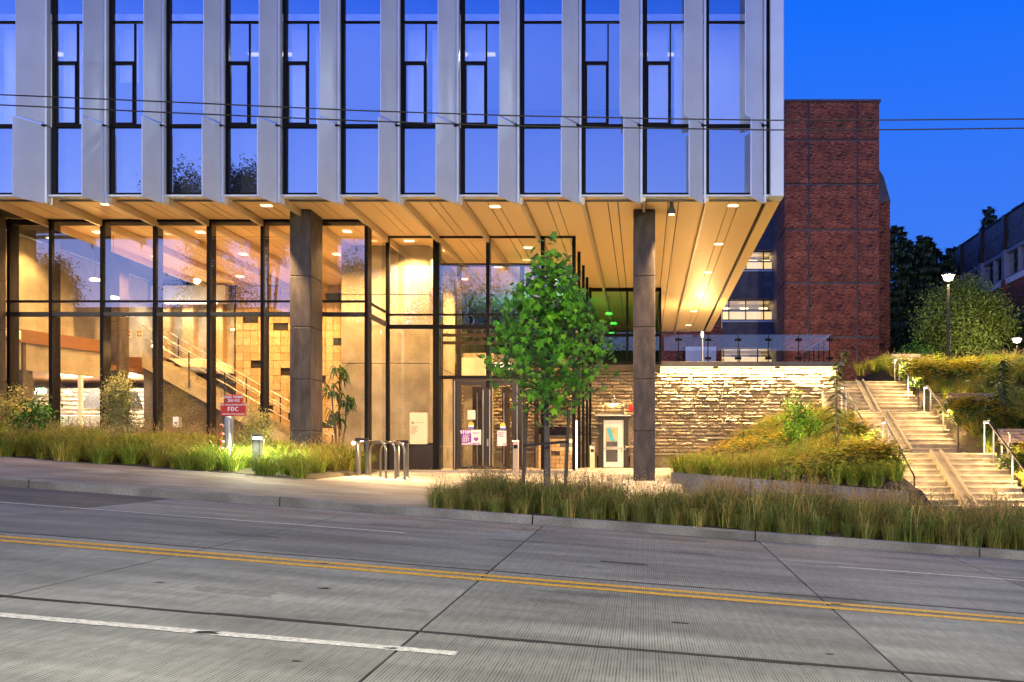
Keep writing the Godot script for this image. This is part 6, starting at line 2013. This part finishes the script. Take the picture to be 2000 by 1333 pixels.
	var bc := Vector3(PX(1898, 47.0), 0, -47.0)
	bc.y = hill_y(bc.x, 47.0)
	var by := PY(735, 47.0)
	var ba := thing("traffic_barrel", "red and white banded traffic barrel at the crest of the bank", "barrel", Vector3(bc.x, by, bc.z))
	var yy := by - 0.2
	for k in 5:
		s = Shape.new()
		var r0 := 0.26 - 0.012 * k
		s.lathe(Vector3(bc.x, yy, bc.z), [[r0, 0.0], [r0 - 0.008, 0.15], [0.0 if k == 4 else r0 - 0.014, 0.151]], 16)
		put(ba, "band", s, M.red if k % 2 == 0 else M.white)
		yy += 0.151
	# blue bin by the tower foot
	var bin := thing("blue_bin", "small blue bin standing at the head of the steps near the tower", "bin", P(1737, 735, 48.0))
	put(bin, "body", cb(P(1731, 746, 48.0), P(1741, 722, 48.0) + Vector3(0, 0, -0.3), 0.03), std(lin(0.05, 0.10, 0.5), 0.5))
	put(bin, "lid", cb(P(1730, 722, 48.0) + Vector3(0, 0, 0.03), P(1742, 719.5, 48.0) + Vector3(0, 0, -0.33), 0.015), M.grey_paint)

func posters() -> void:
	var z := 30.35
	var paper := func(called: String, label: String, x0: float, y0: float, x1: float, y1: float, m: Material, zz: float) -> Node3D:
		var o := thing(called, label, "poster", P((x0 + x1) / 2, y1, zz))
		put(o, "sheet", cb(Vector3(PX(x0, zz), PY(y1, zz), -zz), Vector3(PX(x1, zz), PY(y0, zz), -zz - 0.006), 0.002), m)
		return o
	var p: Node3D = paper.call("door_poster", "purple stop poster on the glass of the entrance door", 901.5, 840.0, 920.0, 869.0, M.purple, z)
	lettering(p, "STOP!", Vector3(PX(910.0, z), PY(844.6, z), -z + 0.003), 0.09, M.white)
	text_bars(p, PX(904, z), PX(917, z), PY(850.5, z), -z + 0.001, 3, 0.04, M.paper)
	for i in 4:
		for j in 3:
			if j == 2 and i == 3: continue
			put(p, "pictogram", bx(Vector3(PX(903.5 + i * 3.4, z), PY(858.5 + j * 2.8, z), -z + 0.001), Vector3(PX(905.3 + i * 3.4, z), PY(856.5 + j * 2.8, z), -z + 0.004)), M.paper)
	put(p, "footer", bx(Vector3(PX(902, z), PY(868.6, z), -z + 0.001), Vector3(PX(914, z), PY(867, z), -z + 0.004)), M.white)
	lettering(p, "W", Vector3(PX(916.8, z), PY(866.8, z), -z + 0.003), 0.06, M.white)
	p = paper.call("door_poster", "pale poster with a purple face mask on the glass of the entrance door", 920.5, 840.0, 939.5, 869.0, M.paper, z)
	text_bars(p, PX(923, z), PX(937, z), PY(845.5, z), -z + 0.001, 2, 0.03, M.purple)
	var s := Shape.new()
	var c := P(929.8, 858.0, z)
	s.face(PackedVector2Array([Vector2(c.x - 0.075, c.y + 0.045), Vector2(c.x + 0.075, c.y + 0.045), Vector2(c.x + 0.06, c.y - 0.03), Vector2(c.x, c.y - 0.07), Vector2(c.x - 0.06, c.y - 0.03)]), -z + 0.004, -z)
	put(p, "mask_print", s, M.purple)
	put(p, "footer", bx(Vector3(PX(922, z), PY(868, z), -z + 0.001), Vector3(PX(931, z), PY(866, z), -z + 0.004)), M.purple)
	lettering(p, "W", Vector3(PX(935, z), PY(866.9, z), -z + 0.003), 0.06, M.purple)
	p = paper.call("door_poster", "white notice with a dark heading on the second entrance door", 971.0, 842.0, 989.0, 871.5, M.paper, z)
	text_bars(p, PX(973, z), PX(985, z), PY(846, z), -z + 0.001, 3, 0.05, M.purple)
	text_bars(p, PX(973, z), PX(987, z), PY(856, z), -z + 0.001, 4, 0.035, M.blind, 1)
	lettering(p, "W", Vector3(PX(985, z), PY(869, z), -z + 0.003), 0.06, M.purple)
	for e in [[920.0, 824.5, 838.0, "round topped yellow sticker above the purple stop poster"], [982.0, 825.5, 839.8, "round topped yellow sticker above the white notice on the second door"]]:
		var o := thing("door_sticker", e[3], "sticker", P(e[0], e[2], z), "stickers on the entrance doors")
		s = Shape.new()
		var x0 := PX(e[0] - 5.2, z); var x1 := PX(e[0] + 5.2, z); var yb := PY(e[2], z); var ym := PY(e[1] + 5.0, z)
		var pl := PackedVector2Array([Vector2(x0, yb), Vector2(x1, yb)])
		for k in 9: pl.append(Vector2((x0 + x1) / 2 + cos(PI * k / 8.0) * (x1 - x0) / 2, ym + sin(PI * k / 8.0) * 0.075))
		s.face(pl, -z, -z - 0.006)
		put(o, "sheet", s, std(lin(0.55, 0.40, 0.05), 0.6))
		put(o, "white_band", bx(Vector3(x0 + 0.004, yb + 0.06, -z + 0.001), Vector3(x1 - 0.004, yb + 0.10, -z + 0.003)), M.white)
		put(o, "blue_band", bx(Vector3(x0 + 0.004, yb + 0.003, -z + 0.001), Vector3(x1 - 0.004, yb + 0.055, -z + 0.004)), std(lin(0.12, 0.12, 0.5), 0.6))
	p = paper.call("lobby_notice", "plain grey sheet hanging above the posters behind the entrance door", 913.0, 801.5, 928.5, 820.0, M.blind, 30.9)
	p = paper.call("information_panel", "tall pale information panel on the glass beside the cycle hoops", 800.0, 806.5, 834.5, 868.0, std(lin(0.62, 0.52, 0.38), 0.7), 30.3)
	lettering(p, "W", P(806.0, 826.5, 30.29), 0.07, M.grey_paint)
	text_bars(p, PX(811, z), PX(829, z), PY(826, z), -30.299, 1, 0.03, M.grey_wood)
	text_bars(p, PX(803, z), PX(817, z), PY(834.5, z), -30.299, 4, 0.06, M.grey_wood)
	p = paper.call("side_door_poster", "blue and sand coloured poster in the white side door's glass", 1184.0, 836.5, 1206.0, 872.5, std(lin(0.55, 0.45, 0.28), 0.7), 39.93)
	s = Shape.new()
	var zz := 39.93
	s.face(PackedVector2Array([Vector2(PX(1186, zz), PY(837, zz)), Vector2(PX(1194, zz), PY(837, zz)), Vector2(PX(1196, zz), PY(848, zz)), Vector2(PX(1202, zz), PY(862, zz)), Vector2(PX(1193, zz), PY(862, zz)), Vector2(PX(1188, zz), PY(849, zz))]), -zz + 0.004, -zz)
	put(p, "river_print", s, std(lin(0.08, 0.50, 0.72), 0.7))
	put(p, "sun_print", bx(Vector3(PX(1196.5, zz), PY(846, zz), -zz + 0.001), Vector3(PX(1200.5, zz), PY(839, zz), -zz + 0.004)), std(lin(0.7, 0.35, 0.03), 0.7))
	put(p, "dark_footer", bx(Vector3(PX(1184.3, zz), PY(872.3, zz), -zz + 0.001), Vector3(PX(1205.7, zz), PY(863, zz), -zz + 0.004)), M.slate)
	var n := thing("plinth_notice", "small white notice low on the dark wall under the lobby stair", "sign", P(343, 836, 28.2))
	put(n, "sheet", cb(Vector3(PX(337, 28.2), PY(835, 28.2), -28.2), Vector3(PX(348, 28.2), PY(815, 28.2), -28.21), 0.002), M.white)
	put(n, "arrow_print", bx(Vector3(PX(340, 28.2), PY(828, 28.2), -28.199), Vector3(PX(345, 28.2), PY(825, 28.2), -28.196)), M.grey_paint)
	var c2 := thing("cafe_sign", "small lit green sign above the cafe counter", "sign", P(78, 765, 32.8))
	put(c2, "panel", cb(P(72, 772, 32.8), P(85, 757, 32.8) + Vector3(0, 0, -0.04), 0.006), M.lit_green)
	lettering(c2, "FRO", P(78.5, 764.5, 32.8) + Vector3(0, 0, 0.004), 0.16, M.lit_white)
	for i in 2:
		var px: float = [272.0, 250.0][i]
		var o := thing("gallery_notice", ["square white notice with icons on the gallery glass", "square white notice with red icons deeper along the gallery"][i], "sign", P(px, 662, 35.8), "notices on the gallery rail")
		put(o, "sheet", cb(P(px - 6, 661, 35.8), P(px + 6, 643, 35.8) + Vector3(0, 0, -0.01), 0.002), M.white)
		for k in 4: put(o, "icon", bx(P(px - 4 + (k % 2) * 5, 650 + (k / 2) * 7, 35.79), P(px - 1.5 + (k % 2) * 5, 647 + (k / 2) * 7, 35.785)), M.red if k % 2 else M.grey_paint)

# ---- what the glass mirrors: the other side of the street ---------------------------------------------------------
func behind_camera() -> void:
	var near := Node3D.new()
	near.name = "near_pavement"
	add_child(near)
	tag(near, "concrete pavement on the near side of the street", "", "", "structure")
	var x := -38.0
	while x < 28.0:
		slab(near, "slab", x, x + 4.0, -3.4, 0.88, func(a, b): return road_y(a, 0.9) + 0.14, M.walk)
		x += 4.0
	var cols := [Color(0.03, 0.06, 0.02), Color(0.045, 0.08, 0.025)]
	var labels := ["tall street tree far along the opposite pavement", "bushy tree mirrored in the cafe glass", "high crowned tree mirrored beside the concrete column", "broad tree mirrored in the lobby corner glass", "spreading tree mirrored in the entrance glass", "tree mirrored over the entrance doors", "lone tree beyond the low block opposite", "tree mirrored beside the lobby corner", "tree mirrored above the cycle hoops", "tree mirrored beyond the house number"]
	var i := 0
	for e in [[-33.2, -21.0, 22.4, 1.9], [-43.8, -19.0, 16.6, 1.7], [-31.0, -18.0, 17.2, 2.6], [-21.0, -17.0, 15.6, 2.2], [-13.0, -17.0, 15.6, 3.2], [-8.0, -18.0, 15.0, 2.8], [-28.4, -21.0, 22.0, 1.8], [-16.2, -19.0, 15.2, 3.0], [-10.4, -16.5, 14.6, 3.2], [-4.6, -17.5, 13.8, 3.0]]:
		var at := Vector3(e[0], 0.0, -e[1])
		var h: float = e[2]
		broad_tree(labels[i], at, 4.0, at + Vector3(0, h - e[3] * 1.5, 0), Vector3(e[3], e[3] * 1.5, e[3]), 9000, 0.26, cols, 90, 0.42)
		i += 1
	var b := thing("low_block", "plain low brick block on the opposite side of the street", "building", Vector3(-44.0, 0.0, 36.0))
	put(b, "wall", bx(Vector3(-64.0, -0.5, 34.0), Vector3(-33.0, 14.6, 46.0)), M.brick)
	put(b, "parapet", bx(Vector3(-64.2, 14.6, 33.8), Vector3(-32.8, 15.0, 46.2)), M.slate)
	put(b, "wall", bx(Vector3(-32.9, -0.5, 34.2), Vector3(26.0, 13.2, 46.0)), M.brick)
	put(b, "parapet", bx(Vector3(-32.7, 13.2, 34.0), Vector3(26.2, 13.6, 46.2)), M.slate)
	for k in 24:
		for r in 3:
			put(b, "window", bx(Vector3(-62.5 + k * 3.6, 2.0 + r * 4.2, 33.9), Vector3(-60.5 + k * 3.6, 4.2 + r * 4.2, 34.1)), M.slate)
	# street lamps of the near kerb
	for e in [[-24.0, "street lamp with curved arm farther up the slope"], [-0.2, "street lamp with curved arm beside the viewer"], [19.0, "street lamp with curved arm farther down the slope"]]:
		var xx: float = e[0]
		var y0 := road_y(xx, 0.9)
		var o := thing("street_lamp", e[1], "street lamp", Vector3(xx, y0, 1.5), "street lamps on the near kerb")
		var s := Shape.new()
		s.tube([Vector3(xx, y0, 1.5), Vector3(xx, y0 + 8.2, 1.5), Vector3(xx, y0 + 8.9, 1.0), Vector3(xx, y0 + 9.1, 0.0), Vector3(xx, y0 + 9.1, -1.2)], 0.1, 0.05, 10)
		put(o, "pole", s, M.grey_paint)
		put(o, "lamp_head", cb(Vector3(xx - 0.16, y0 + 9.02, -1.9), Vector3(xx + 0.16, y0 + 9.16, -1.15), 0.03), M.grey_paint)
		put(o, "lamp_glass", bx(Vector3(xx - 0.12, y0 + 8.98, -1.8), Vector3(xx + 0.12, y0 + 9.015, -1.3)), M.lit_white)
		spot(o, Vector3(xx, y0 + 8.9, -1.6), Vector3(xx, y0, -9.0), 255.0, lin(1.0, 0.91, 0.56), 80.0, 0.12, 0.8)
